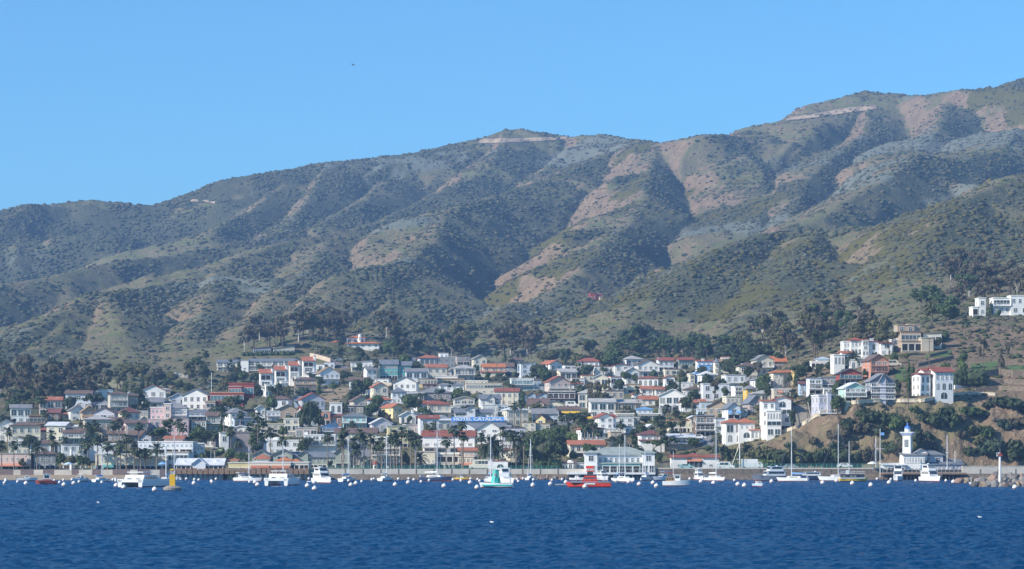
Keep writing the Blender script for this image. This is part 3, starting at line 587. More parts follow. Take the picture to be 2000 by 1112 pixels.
hs("blue-grey motel with upper balcony and long slate roof", V(358,423,807,820,'sky','H7:slate','5d,6w',bal=[1]), name='motel', yaw=3)
hs("tan apartment house with brick red side wall", V(372,402,822,858,'beige','F2:brownr','2D,3d,3d',bal=[1,2]), V(400,430,812,842,'tan','S7:brownr','3d,3d',bal=[1],dy=3), yaw=6, name='apartment_building')
hs("brown-roofed chapel with grey gable facing the palms", V(252,278,852,872,'grey','S10:brownr','3w'), V(276,296,852,872,'lav','G10:brownr','1w',dy=-1), name='chapel', Y=845)
hs("long brown-roofed house with white dormers behind palms", V(209,253,846,862,'mauve','S13:brownr','4w',dorm=[.15,.5,.85]), yaw=4)
hs("small white cottage with low grey roof below pale yellow cottage", V(264,290,843,852,'white','H4:grey','3w'))
hs("long white waterfront hotel with small upper windows and glass shop windows", V(264,372,864,886,'cool','F1:white','4D,12s',d=10,dy=6,f=10), V(326,368,884,921,'cool','F1:beige','4D,1g',d=8), V(313,350,857,864,'blush','M5:tile','',dy=9), name='hotel', Y=792)
hs("round white corner tower building beside the pier", V(370,398,867,912,'cool','F2:white','-,3s,4w',round=1), name='building', Y=802)
hs("red modern house of stacked glass terraces", V(443,494,749,769,'red','F2:red','2T',dy=8), V(443,470,755,769,'red','F','1T',dy=6), V(407,475,768,784,'red','F2:salmon','3T',bal=[0],bc='salmon',rc='grey',dy=3), V(418,474,785,800,'red','F2:red','2T,-'), V(400,421,786,806,'blush','F3:tan','1w,1d',dy=-2), yaw=3)
hs("long curved grey-roofed hotel with white balconies", V(424,473,708,726,'cream','S5:slate','4d,4d',bal=[0,1],d=9), V(471,486,705,725,'white','F','1s,-',dy=-1.6), V(486,578,706,724,'cream','S5:slate','8d,8d',bal=[0,1],d=9), name='hotel')
hs("flat teal-grey house left of its twin on the hedge terrace", V(492,529,681,691,'slate','L3:brownr','4g',d=8), yaw=6)
hs("dark house with slanted shed roof and cream bays on hedge terrace", V(531,575,682,691,'beige','L6:slate','5d',d=8), yaw=6)
for i, (a, b, yr, yb_, lab) in enumerate([(504,534,730,768,"lowest left"),(534,562,724,760,"second lowest"),(562,587,715,748,"second highest"),(588,617,706,738,"highest right")]):
    hs(f"white stepped townhouse with terracotta shed roof, {lab} of four", V(a,b-4,yr,yb_,'white','M9:tile','1w,1d,1D',bal=[1]), V(b-6,b,yr-10,yb_-10,'white','F','',dy=.5,d=4,wn='chimney_wall'), V(a+8,b-1,yr+22,yb_+6,'white','F:white','1T,1T',dy=-6,d=6,bal=[1]), yaw=10, name='townhouse', cat='townhouse', grp='white stepped townhouses on the slope')
hs("tan wooden house on stilts with brown balconies", V(572,618,742,770,'tan','H5:brownr','4D,4w,3w',bal=[1,2],bc='tan',rc='tan'), yaw=6)
hs("pale house with tan and blue gable roof by the road", V(614,662,729,752,'cool','G12:tanr','2w,4w',bal=[1],d=10), yaw=14)
hs("cluster of small white cube houses above the road", V(617,634,712,724,'white','F','1w'), V(632,652,708,720,'cool','F','2w',dy=4))
hs("slate-roofed blue cottage left of the tall dark trees", V(573,598,783,802,'sky','S8:slate','2w,2w'), yaw=6)
hs("teal-roofed white house with leaning white stairs", V(496,518,798,812,'white','G6:sager','2w'), V(516,546,804,822,'cool','F1:white','3w,3w',bal=[1]), yaw=10)
hs("white two-storey house with two grey hip roofs", V(430,482,807,833,'white','H9:grey','3w,3w',d=10), V(446,495,818,834,'sky','M4:grey','4d',dy=-3,d=4), yaw=22)
hs("small white arched-front cottage below the grey hip roofs", V(456,484,836,846,'cool','G4:whiter','3w'))
hs("long cream flat building with tower block at right", V(483,553,829,845,'beige','F1:cream','3D,6w'), V(551,584,818,852,'cream','F1:white','1d,2d,2w',d=8), yaw=4, name='building')
hs("plain mauve windowless warehouse wall behind the palms", V(430,492,845,884,'mauve','F1:mauve',''), V(424,446,846,868,'white','F','1w',dy=-1), yaw=10, name='warehouse')
hs("tan house with red tile corner below the motels", V(400,420,858,872,'white','H6:tile','2w'), V(419,432,856,874,'mauve','F','1w',dy=2))
hs("long white building with curved roof gables behind the pier", V(472,600,861,888,'cool','F2:white','10w,8w',d=12), V(512,530,857,863,'cool','D3:white','',dy=1,d=3), V(531,547,857,863,'cool','D3:white','',dy=1,d=3), V(468,476,868,890,'white','P8:redr','1w,1w',dy=-1.5,d=3), name='building', Y=838)
hs("white hotel with two storeys of balconies above grey clapboard hotel", V(594,655,850,880,'white','F1:white','-,4d,4d',bal=[1,2],ch=[(.04,5)]), name='hotel', Y=835)
hs("grey-green clapboard hotel with gables and white window bays", V(492,528,890,918,'sage','G10:slate','2D,2w',d=9), V(535,572,888,918,'sage','G9:slate','2D,1d',dy=-2,d=9), V(570,672,893,918,'sage','S9:slate','6D,9w',d=9), V(585,602,888,895,'sage','G6:slate','',dy=-.6,d=5), V(656,684,884,918,'sage','G12:slate','2D,1w',dy=-1,d=8), name='hotel', Y=793)
hs("white arched villa over salmon terrace with maroon roof", V(642,668,788,806,'white','F1:white','2a'), V(625,645,804,832,'salmon','F1:white','2D,1a',dy=-2), V(645,667,812,832,'salmon','S7:maroon','2w',dy=-1), yaw=4)
hs("dark grey modern house with two white window frames", V(676,711,793,806,'dark','F1:grey','2d'))
hs("turquoise apartment house with dark draped side", V(669,716,814,838,'turq','H6:slate','3d,4w',bal=[1]), V(714,731,816,838,'navy','F1:slate','',dy=1), name='apartment_building')
hs("lavender-white house with ornate double roof", V(624,667,836,850,'lav','H8:whiter','3w,4w',bal=[1],dorm=[.7]), yaw=10)
hs("long tan-roofed building hidden behind tall palms", V(655,735,846,866,'cream','S9:brownr','6D,8w'), name='building')
hs("narrow yellow house with red tile top beside bushes", V(747,783,795,818,'yellow','G6:tile','1w,2w',d=12), yaw=24)
hs("white mission house with three brick-rimmed arches", V(778,812,812,828,'white','G8:whiter','3a',d=7), V(806,834,808,828,'blush','F1:white','3s,2w',dy=2), V(803,808,800,828,'white','F','',dy=1,d=2,wn='bell_wall'), yaw=6)
hs("yellow apartment house with green roof terrace behind palms", V(754,797,834,874,'yellow','F3:sager','2D,3w,3w,3w'), yaw=6, name='apartment_building')
hs("tan balcony apartment house facing the seawall palms", V(725,781,862,917,'beige','F1:white','4D,4d,4d,4d',bal=[1,2,3]), V(733,772,855,863,'sage','F1:white','3w',dy=3), name='apartment_building', Y=792)
hs("grey bungalow hotel with small gable between the palms", V(682,726,892,917,'grey','S12:slate','4D,5w',d=9), V(704,722,897,917,'sage','G6:slate','1w',dy=-2,d=4), name='hotel', Y=793)
hs("blue-white two-storey house with slate pyramid roof", V(761,792,766,788,'cool','H9:slate','3w,3w',d=9), V(778,804,777,788,'cool','H3:slate','3w',dy=-2,d=6), yaw=6)
hs("big teal house with grey roof and cream bays", V(727,742,712,742,'cream','F1:grey','1w,1w',dy=-1), V(740,777,712,742,'teal','S9:slate','3D,4w,1g',d=10), V(775,803,714,740,'teal','S8:slate','2w,3w',dy=1,d=9), yaw=3)
hs("white gabled house beside the big teal house", V(709,737,722,743,'white','S6:grey','2w,2w'), yaw=18)
hs("white veranda house with thin shed roof and outside stairs", V(683,727,709,725,'white','L4:pale','3d,5t',bal=[1],d=7), yaw=6)
hs("white hilltop mansion with orange tile roofs and round tower", V(678,740,671,679,'white','H5:orange','5w',d=12,ov=1), V(676,712,659,672,'white','H3:orange','3a',dy=3), V(699,706,654,668,'white','D2:whiter','1w',dy=2,round=1), V(646,664,668,676,'white','H4:orange','',dy=5), name='mansion')
hs("flat house of yellow window frames over maroon roof", V(816,853,741,750,'yellow','F1:brownr','6d'), V(826,872,752,762,'umber','M3:maroon','4w',dy=-3))
hs("sprawling grey hip-roofed bungalow on the middle slope", V(815,880,767,782,'mauve','H11:grey','5w',ch=[(.35,6)],d=12), V(795,828,770,781,'beige','M4:pale','3d',dy=-3,d=5), yaw=3)
hs("tiny white house with red pyramid roof in trees", V(831,845,724,735,'white','H5:redr','1w'))
hs("tiny white house with twin low gables in trees", V(874,889,724,734,'white','G5:grey','1w'), V(887,902,726,734,'white','G4:grey','1w',dy=1), yaw=12)
hs("long tan flat-roofed building with white roof behind", V(855,907,741,752,'tan','F2:tanr','5w'), V(849,893,734,742,'white','F1:white','',dy=8))
hs("dark navy house hidden in upper trees", V(803,827,697,714,'navy','F1:dark','2w,2w'))
hs("grey boxy houses with white roof clutter on upper row", V(851,889,698,718,'grey','F1:white','3w,3w'), V(858,878,690,700,'white','F','2w',dy=5), yaw=8)
hs("mauve boxy house with tall dark porch on upper row", V(889,918,696,714,'mauve','F1:brownr','2D,2w'), yaw=10)
hs("orange tile house with curved porch roof", V(941,986,717,736,'beige','S6:orange','4w,3w',d=8), V(938,986,728,736,'cream','M3:tile','',dy=-2,d=3), yaw=4)
hs("brown-roofed grey house behind the orange tile house", V(965,1003,716,732,'grey','S7:brownr','3w,3w'))
hs("long cream motel with dark ribbon windows and arched roof bays", V(908,981,750,770,'cream','F2:beige','5s,2g'), V(908,953,744,752,'cream','F1:white','6a',dy=3), yaw=2, name='motel')
hs("peach stucco house with stepped gables and balcony", V(884,926,780,800,'beige','G5:pale','2w,3d',bal=[1],d=9), V(875,908,794,806,'white','F1:white','3w',dy=-3), yaw=4)
hs("dark cottage with crossed blue-grey gables", V(934,978,780,797,'cool','S9:slate','3w',d=9), V(946,966,780,797,'white','G9:slate','1w,1w',dy=-1), yaw=6)
hs("white colonnaded house with row of tall windows", V(939,972,792,816,'white','F1:white','5t,6t'), V(970,992,792,816,'cool','F1:white','3d,3d',bal=[1],dy=1), yaw=6)
hs("small slate hip cottage above the pale roofs", V(860,888,806,820,'cool','H6:slate','3w'))
hs("white house with grey gable roof and ribbon windows", V(886,930,806,822,'white','S9:slate','5w,1g',d=9), V(910,928,800,808,'cool','G6:slate','1w',dy=-.6,d=5), V(930,962,806,820,'white','S6:slate','3w',dy=2), yaw=3)
hs("pale low sheds left of the blue hotel sign", V(847,882,822,842,'cream','M4:whiter','2w'), V(852,880,816,824,'white','G4:pale','2w',dy=5), yaw=12, name='shed')
# the hotel with the roof sign
H_, xc_, yb_, m_ = hs("white hotel with big blue roof sign and two front gables", V(881,985,838,862,'cool','S14:slate','8w,8w',d=14), V(888,928,838,862,'cool','G13:slate','3w,3w,2w',dy=-2.5,d=6), V(933,977,838,862,'white','G14:slate','3w,3w,2w',dy=-5.5,d=8), name='hotel', Y=880)  # left gable's bluish shade and right gable's brightness are painted as wall colours
sg = MB().box(0, 103*m_, -.1, .1, 0, 8.6*m_).build("sign", mat("sign_blue", (.10,.33,.78), .5, .05), H_, ((881-xc_)*m_, 5.6, (yb_-823)*m_))
FONT_BEVEL = 0
def letters(txt, size, parent, loc, m, width=None, rz=0, name="lettering"):
    cu = bpy.data.curves.new(name, 'FONT'); cu.body = txt; cu.size = size; cu.extrude = .03; cu.align_x = 'CENTER'; cu.align_y = 'CENTER'; cu.offset = size*.03
    o = bpy.data.objects.new(name, cu); C.objects.link(o); dg = bpy.context.evaluated_depsgraph_get(); dg.update()
    me = bpy.data.meshes.new_from_object(o.evaluated_get(dg)); bpy.data.objects.remove(o); me.materials.clear(); me.materials.append(m)
    q = put(name, me, parent, loc); q.rotation_euler = (R(90), 0, rz)
    if width:
        xs = [v.co.x for v in me.vertices]; q.scale = (width/(max(xs)-min(xs)), 1, 1)
    return q
letters("HOTEL CATALINA", 8.4*m_, sg, (51.5*m_, -.14, 4.3*m_), sm('white'), 95*m_)
hs("white seafront mansion with long red tile roof over terraces", V(824,926,852,884,'white','S10:redr','4d,6w,-',d=11,dy=7,ch=[(.14,10)],cc='redr',bal=[1],bc='white'), V(896,932,881,900,'blush','M7:tile','4D,4w',dy=2,d=6), V(815,850,883,919,'cream','F1:blush','2D,4w,-',d=9,bal=[1]), V(848,896,888,919,'beige','F1:white','5D,4D',dy=1,d=8), V(894,926,893,919,'cream','F1:cream','4D,4w',dy=-.5,aw=[(.1,.9,.5,'salmon')]), V(925,955,892,919,'grey','F1:grey','',dy=1), name='mansion', Y=793)
hs("white rounded seafront house with red rim and porch", V(976,1000,865,910,'white','F1:white','2D,3w,3d',bal=[1,2]), V(985,1016,879,913,'cream','F2:tile','2a,3w',round=1,dy=-2), name='house', Y=797)
hs("white arched gatehouse on the promenade behind the teal boat", V(953,962,898,924,'white','F','',d=4), V(962,992,901,924,'white','F1:redr','1a',d=4), name='gatehouse', Y=779)
hs("white modern cube house left of ivy wall on upper row", V(1011,1047,711,740,'cool','L3:grey','2w,2w,2w'), yaw=14)
hs("white gable-roofed house on the crown of the upper row", V(1056,1099,711,740,'white','G7:tile','2w,2w',d=11,ch=[(.8,5)]), yaw=24)
hs("pair of white villas with red caps on the central rise", V(1159,1182,716,738,'white','F1:redr','2s,1s'), V(1180,1200,716,736,'white','F1:redr','1w,2w',dy=3), V(1197,1228,714,738,'white','G3:redr','1w,2w',dy=-1), yaw=8, name='villa')
hs("white curved-front house with blue glass band", V(996,1042,740,763,'cool','F1:white','1T,1T',bal=[1],d=9), V(1038,1056,744,764,'sky','F1:brownr','1w,1w'), yaw=3)
hs("white bungalow with red tile roof and chimney", V(1084,1138,750,762,'white','H6:redr','5w',ch=[(.55,6)]), yaw=6)
hs("dark-roofed low house left of the red bungalow", V(1054,1084,752,764,'slate','H5:dark','3w'))
hs("white terraces of flats below the central villas", V(1115,1142,740,754,'white','F1:blush','3w'), V(1136,1162,734,752,'cream','F1:tile','2w,2w',dy=3), yaw=6, name='flats', cat='flats')
hs("white chalet with blue dormers and brown roof band", V(1014,1073,773,790,'cool','F4:brownr','4w,5w',d=9), V(1032,1046,772,782,'sky','G5:brownr','1w',dy=-1,d=4), V(1054,1068,772,782,'sky','G5:brownr','1w',dy=-1,d=4), name='chalet')
hs("dark motel of two deep balcony storeys", V(1070,1123,766,792,'dark','F3:pale','5D,5D',bal=[0,1],bc='mauve',rc='mauve',d=9), name='motel')
hs("small tan house with red roof and arched door", V(1121,1144,774,788,'cream','S5:tile','1a'), yaw=16)
hs("brown-roofed house with front gable below the chalet", V(1031,1072,790,804,'cream','S11:brownr','4w'), V(1045,1062,790,804,'blush','G7:brownr','2w',dy=-1,d=4), V(1062,1100,788,804,'cream','G5:grey','4a',dy=1))
hs("grey metal-roofed long hall with blue wall", V(1040,1090,808,826,'sky','S9:grey','3D,4w'), name='hall')
hs("shop row with yellow awnings", V(1090,1132,800,824,'slate','S5:brownr','3D,3D',aw=[(.15,1.0,.78,'gold')]), V(1130,1158,808,828,'white','F2:brownr','2D,2w',aw=[(.1,1.0,.62,'gold')]), name='shop_row', cat='shop')
hs("pale yellow gabled cottage with brown roof", V(1046,1078,818,834,'yellow','G8:brownr','1w',d=10), yaw=-14)
hs("cream shacks with flat brown roofs behind the park trees", V(1020,1046,826,842,'cream','F1:tanr','2w,2w'), V(1044,1074,828,842,'beige','F1:tanr','3w',dy=1), name='cottage')
hs("big white house with gable and red hip roof", V(1160,1198,815,838,'white','G7:redr','2w,2w',d=10), V(1190,1206,814,836,'white','H5:redr','1w,1w',dy=2), V(1160,1215,838,854,'white','F1:white','5d,6w',dy=-4,bal=[1]), yaw=10)
hs("cream mission hall with red tile roof and big arched windows", V(1108,1181,869,894,'cream','S8:tile','5D,6a',d=9), yaw=5, name='hall')
hs("low white waterfront house with mission gable", V(1094,1124,906,919,'white','M5:brownr','3a',d=7), V(1108,1120,902,919,'white','D3:white','1a',dy=-.4,d=2), V(1124,1142,905,919,'cool','F','2w',dy=1), Y=789, name='house')
hs("large white harbour club on piles with grey-green hip roof", V(1146,1272,889,927,'cool','H15:sager','7d,12w',d=12), V(1142,1166,885,925,'white','H5:sager','1d,1w',dy=-2,d=5), V(1254,1278,885,925,'white','H5:sager','2d,1w',dy=-2,d=5), V(1176,1250,906,925,'teal','M3:sager','5D',dy=-1.5,d=3), name='harbour_club', cat='club', Y=774)
hs("tan stucco house with broad arch behind the harbour club", V(1188,1214,844,874,'tan','F1:cream','2w,2w'), V(1212,1240,852,876,'tan','F1:brownr','1a,-',dy=-1), yaw=8)
hs("white flat-roofed modern apartment block", V(1187,1238,816,836,'white','F1:white','3w,3w'), V(1236,1250,816,846,'beige','F1:white','1w,2s',dy=2), V(1195,1240,834,846,'white','F1:grey','4w',dy=-3,d=5), name='apartment_building', yaw=4)
hs("long white-eaved building behind the modern block", V(1204,1292,809,838,'beige','F2:white','5w,7w,1g',d=8), V(1245,1275,799,808,'sky','H4:blue','3w',dy=3), name='building', Y=922)
hs("cream gabled annex below the long eaves", V(1255,1282,836,852,'cream','G6:whiter','2w'), yaw=12)
hs("white two-storey house with maroon hip roof and skirt", V(1247,1297,849,884,'white','H9:maroon','4w,4w',d=9), V(1249,1297,862,866,'white','M2:maroon','',dy=-1.4,d=1.6), yaw=4)
hs("spanish house with two tall arches and tile steps", V(1305,1358,822,846,'cream','F1:tile','3D,3a',d=9), V(1345,1360,816,846,'cream','G3:whiter','1w,1a',dy=-1), yaw=4)
hs("white-roofed deck house above the shore bushes", V(1304,1358,855,879,'tan','M7:whiter','4w,1g',d=8,bal=[1]), yaw=2)
hs("tall white-framed house above the street ramp", V(1356,1396,813,854,'umber','F2:slate','2D,2D,2d',bal=[1,2]), yaw=4)
hs("white house with roof railing behind the tall framed house", V(1362,1396,800,816,'sky','F1:white','3d',bal=[0]), V(1384,1400,800,812,'tan','F','1w',dy=2))
hs("low white bathhouse with red tile roofs on the seawall", V(1311,1342,894,914,'white','S4:redr','1s,-',d=7), V(1338,1374,892,914,'cream','H6:redr','4D',dy=.8,d=8,aw=[(.1,.9,.7,'salmon')]), V(1372,1404,894,914,'white','S4:redr','1s,-',d=7), name='bathhouse', Y=789)
hs("grey round water tank house behind the palms", V(1286,1300,800,812,'grey','D5:grey','',round=1), V(1313,1324,795,808,'grey','D5:grey','',round=1,dy=3), name='tank_house')
hs("white arched villa with red roof in upper trees", V(1246,1291,739,754,'white','H5:redr','4a',d=9), yaw=-8, name='villa')
hs("white square house with dark red window under pale gable", V(1296,1318,738,758,'white','G4:redr','1w,1d'), V(1312,1352,748,766,'white','F1:white','2a,3s',dy=-2), yaw=6)
hs("white house with red roof behind a tall palm on top row", V(1283,1316,704,726,'cool','S5:redr','3D,3w',ch=[(.05,4)]), yaw=8)
hs("sage house with long blue glazed veranda and red roof", V(1322,1354,703,720,'sage','S4:redr','3w,1T'), yaw=8)
hs("bright blue house below a red roof", V(1364,1398,714,730,'blue','F1:blue','3a,2w'), V(1363,1400,706,718,'white','M4:redr','4w',dy=5,ch=[(.35,5)]), yaw=4)
hs("white square tower house with blue parapet", V(1344,1357,731,750,'cream','F1:white','1a,1a'), V(1356,1366,728,745,'blue','F1:blue','1w',dy=1), yaw=8)
hs("tan flat house with white porch posts", V(1204,1226,753,768,'sky','F2:tanr','2w'), V(1224,1253,752,768,'cream','F2:tanr','1D,-',dy=-1))
hs("red and white row of cottages behind cypress trees", V(1249,1276,760,778,'white','S5:tile','2w,2a'), V(1276,1302,762,780,'white','M6:tile','3a,3w',dy=-2), V(1232,1251,770,786,'white','G4:tile','1a',dy=-3), yaw=6, name='cottage')
hs("brown tile roofed villa half hidden by garden palms", V(1250,1290,780,792,'white','S6:tile','3w'))
hs("small tan-roofed house above the right palms", V(1368,1394,786,800,'sky','F2:tanr','3w'))
hs("cream house with two pointed slate turrets", V(1393,1407,708,728,'cream','P10:slate','1w,1w',d=3.4), V(1404,1434,706,722,'cream','S4:tanr','3w',dy=1), V(1440,1452,706,724,'sage','P11:slate','1w,1w',d=3,dy=-1), V(1411,1430,697,706,'white','F1:tile','3w',dy=5))
hs("salmon house with red roof and slim bell tower", V(1430,1458,693,706,'blush','S6:redr','2w,1a'), V(1458,1465,681,697,'blush','F1:redr','1s',dy=1,d=2), yaw=14)
hs("house with bright orange hip roof deep in trees", V(1491,1536,706,720,'mauve','S9:orange','2w,2w',ch=[(.55,5)]), yaw=4)
hs("cream villa with orange tile roof and tall porch columns", V(1505,1530,728,758,'cream','H4:orange','2w,3t,2w'), V(1528,1550,728,752,'cream','M4:orange','2w,2s',dy=1), V(1546,1560,730,748,'yellow','F1:orange','1w,1d',dy=-1,ch=[(.05,6)]), yaw=8, name='villa')
hs("stucco mission house with terracotta window canopy", V(1508,1545,761,782,'beige','F1:white','2D,2w',aw=[(.2,.5,.8,'salmon')]), yaw=6)
hs("white four-storey villa with arched top window", V(1489,1514,784,850,'white','M3:tile','1w,2w,2w,2w',d=9), V(1512,1546,780,844,'white','G5:tile','1D,2w,1g,1a',dy=1,d=9), V(1496,1524,804,850,'white','F1:white','2d,1g,5a',dy=-3,d=4), name='villa')
hs("pink-white cottage with twin front gables", V(1457,1470,745,760,'blush','G6:grey','1w,1w'), V(1470,1485,745,760,'cool','G6:grey','1w,1w'), yaw=4)
hs("yellow tower house with slate top", V(1454,1477,760,786,'gold','H7:grey','2w,2w,2w'), yaw=8)
hs("white terrace house of stacked open porches", V(1430,1450,756,780,'white','F1:white','2D,2D,2D',bal=[1,2]), yaw=10)
hs("cream house with curved mission parapet", V(1413,1450,776,800,'cream','F2:cream','3w,4w'), yaw=10)
hs("grey gabled bungalow with bright blue awnings", V(1414,1446,797,818,'cool','G10:slate','2D,1w',d=9,aw=[(0,.3,.6,'blue'),(.6,1,.62,'blue')]), V(1440,1463,798,822,'cream','F1:slate','2w,2w',dy=2), yaw=8)
hs("grey craftsman house with wide brown gable", V(1455,1489,786,806,'mauve','G13:slate','3w,2w',d=9), yaw=10)
hs("white seafront villa with red hip roof and dark arches", V(1413,1452,826,864,'white','H8:tile','2a,2d',d=9), V(1438,1473,826,856,'white','H8:tile','1a,3s',dy=-1,d=9), V(1462,1487,841,856,'white','M3:tile','3a',dy=-2,d=5), yaw=4, name='villa')
hs("pale house with dark flat roof left of red seafront villa", V(1393,1416,818,848,'cool','F2:slate','2w,2w',bal=[1]), yaw=6)
hs("narrow slate blue house with red brown roof", V(1562,1579,750,772,'sky','S4:maroon','1w,2w'))
hs("mauve flats with white balconies and grey flat roof", V(1578,1604,740,770,'cool','F2:slate','2D,2d,2d',bal=[1,2]), V(1602,1634,738,760,'mauve','F2:slate','1D,2w',dy=1), V(1604,1626,758,770,'white','F1:grey','2d',dy=-2), name='flats', cat='flats', yaw=4)
hs("grey-lavender clapboard house with broad chimney on the cliff edge", V(1591,1641,773,808,'lav','F1:white','4t,5w',d=9,bal=[0]), V(1613,1622,767,808,'lav','F','',dy=-1,d=2,wn='chimney_wall'), yaw=8)
hs("mint green gable house on stilts with white decks", V(1644,1691,758,784,'mint','G10:whiter','3D,3d,4d',bal=[1,2],d=9), yaw=6)
hs("blue-grey gable house with three white balconies", V(1697,1747,744,780,'slate','G14:cool' if 0 else 'G14:grey','4d,4d,4d',bal=[0,1,2],d=9,nopost=1), V(1717,1729,742,780,'lav','G10:grey','',dy=-1,d=2), yaw=4)
hs("salmon gable house with orange balcony rails", V(1690,1734,704,738,'salmon','G11:brownr','3D,3d,3d',bal=[1,2],bc='salmon',rc='salmon',d=9), yaw=10)
hs("dark red house with glass veranda and blue-black roof", V(1636,1683,730,750,'red','G9:dark','4D,1T',bal=[1],bc='grey',rc='dark'), yaw=6)
hs("white terraced villa with red roofs and pointed arches", V(1647,1668,668,690,'white','F1:white','3a,3w',dy=2), V(1660,1684,665,692,'white','H6:redr','3a,3w',dy=1), V(1682,1697,664,694,'white','F1:tile','2a,1w,1d'), V(1696,1718,668,700,'cool','F2:redr','1w,1t',dy=1,ch=[(.4,6)]), V(1717,1742,671,694,'white','M3:redr','2w,1w',dy=-1), name='villa', yaw=4)
hs("white garden terraces and stairs below the terraced villa", V(1625,1650,694,712,'white','F1:white','3a'), V(1645,1668,690,706,'white','S4:tile','2a',dy=2), V(1656,1690,704,722,'white','F1:white','3a',dy=-2), name='terrace_house', cat='house', yaw=6)
hs("white pavilion terrace with blue hipped canopy", V(1585,1626,707,718,'white','F1:white','5D'), V(1597,1620,701,708,'cool','H4:ltblue','4t',dy=2), name='pavilion')
hs("tan modern house of stacked concrete decks", V(1759,1796,634,662,'tan','F1:tan','2d,2w',dy=7), V(1783,1808,632,650,'tan','F1:tan','1w',dy=8), V(1760,1803,648,668,'tan','F2:umber','1g',dy=3), V(1757,1800,667,686,'tan','F1:tan','3D',dy=0), V(1795,1822,661,684,'beige','F1:beige','',dy=-1,d=6), V(1806,1846,651,672,'cream','L2:umber','3D',dy=4), yaw=6)
hs("small white modern house left of tan concrete decks", V(1741,1760,664,686,'white','F1:white','2d,2d',bal=[1]), yaw=6)
hs("white three-storey cliff house with red tile roof", V(1789,1818,732,780,'white','S3:redr','2w,2a,2a',d=8,dy=.6), V(1804,1823,724,736,'white','S4:redr','',dy=3,d=5), V(1814,1861,727,780,'white','S9:redr','1a,3a,4w',d=9,dy=-1), yaw=10, name='house')
hs("long white modern villa at top right edge", V(1897,1910,600,616,'white','F1:white','1D',d=6), V(1909,1925,583,617,'white','F1:white','1w,1w',d=6), V(1940,1976,582,612,'white','F1:white','3w,1g',dy=2,bal=[1]), V(1974,2012,578,614,'white','F1:white','2w,3w',dy=1), yaw=4, name='villa')
hs("tan stone hut beside the harbour road", V(1557,1578,897,916,'stone','H4:tile','2t',d=6), yaw=22, name='hut', Y=786)
hs("isolated red utility building on the far hillside", V(1150,1164,573,588,'red','F1:red','2s'), V(1162,1177,574,588,'red','F','',dy=1), V(1168,1178,581,588,'stone','F','',dy=-3,d=4), yaw=10, name='utility_building', cat='building')
# harbour club with the white lighthouse tower
L_, xl, yl, ml = hs("white lighthouse club with blue domed tower over the harbour", V(1764,1807,889,928,'white','M5:grey','6t,8w',d=10), V(1788,1846,889,926,'lav','H14:slate','4w,3w',dy=4,d=13), V(1790,1812,884,889,'white','G6:grey','1g',dy=1,d=4), V(1806,1882,908,926,'lav','M11:slate','9w',dy=1.5,d=8), V(1726,1766,909,926,'cool','M3:whiter','6D',dy=-1,d=7), name='lighthouse_club', cat='club', Y=776)
q4 = R(22); tw = MB(); tw.lathe([(11.6*ml, 0), (11.0*ml, 38*ml)], 4, ph=q4); tw.lathe([(11.0*ml, 38*ml), (15.5*ml, 41.5*ml), (15.5*ml, 44*ml)], 4, ph=q4)
for k in range(4):
    for j in range(5):
        a, b_ = q4+k*math.pi/2, q4+(k+1)*math.pi/2; u = j/5; x_, y_ = 15.1*ml*(math.cos(a)*(1-u)+math.cos(b_)*u), 15.1*ml*(math.sin(a)*(1-u)+math.sin(b_)*u); tw.box(x_-.28, x_+.28, y_-.28, y_+.28, 44*ml-.03, 46.3*ml)
to = tw.build("tower", wallm('white'), L_, ((1777-xl)*ml, 4.5, (yl-890)*ml))
MB().lathe([(5.8*ml, 0), (5.8*ml, 9*ml)], 12).build("lantern_room", wallm('white'), to, (0, 0, 43.9*ml))
MB().lathe([(6.3*ml, 0), (6*ml, 2*ml), (4.2*ml, 4.4*ml), (1.2*ml, 5.8*ml), (1*ml, 7*ml), (1.7*ml, 8.5*ml), (.2, 10.5*ml)], 12).build("dome", mat("dome_blue", (.10,.25,.70), .4, .08), to, (0, 0, 52.8*ml))
MB().lathe([(15.7*ml, 0), (15.7*ml, 1.0*ml)], 4, ph=q4).build("blue_band", _M["dome_blue"], to, (0, 0, 41.6*ml))
add_window(L_, .9, 1.9, 'w', 'slate', ((1777-xl)*ml-1.05*math.sin(R(23))-.15, 4.5-1.22*math.cos(R(23))-.02, (yl-872)*ml), R(-23))
# ================================================================ trees and palms
def leaf_cloud(seed, n, clumps, lf, squash=1.0, flat=0):
    """crown of many small leaf sprays on the skins of several clumps: (x, y, z, r) each"""
    r = np.random.RandomState(seed); m = MB()
    cs = np.array(clumps, float); wts = cs[:,3]**2; wts /= wts.sum()
    for k in range(n):
        c = cs[r.choice(len(cs), p=wts)]; d = r.normal(size=3); d /= np.linalg.norm(d); d[2] = d[2]*.9+.15
        p = c[:3]+d*c[3]*(.55+.5*r.rand())*np.array([1, 1, squash]); s = lf*(.6+.8*r.rand())
        nrm = d+r.normal(size=3)*.55; nrm /= np.linalg.norm(nrm); a = np.cross(nrm, r.normal(size=3)); a /= np.linalg.norm(a)+1e-9; b = np.cross(nrm, a)
        a, b = a*s, b*s*.75
        m.add([p-a-b*.3, p+a*.2-b, p+a+b*.2, p-a*.3+b], [(0,1,2,3)])
    for c in cs:                                                  # inner branches and shaded leaf mass fill each clump
        q = [(c[3]*.72*math.cos(t)*(.8+.4*r.rand()), c[3]*.72*math.sin(t)*squash) for t in np.linspace(-1.45, 1.45, 5)]
        m.lathe([(max(x, .05), z) for x, z in q], 7, tuple(c[:3]), ph=r.rand())
    return m
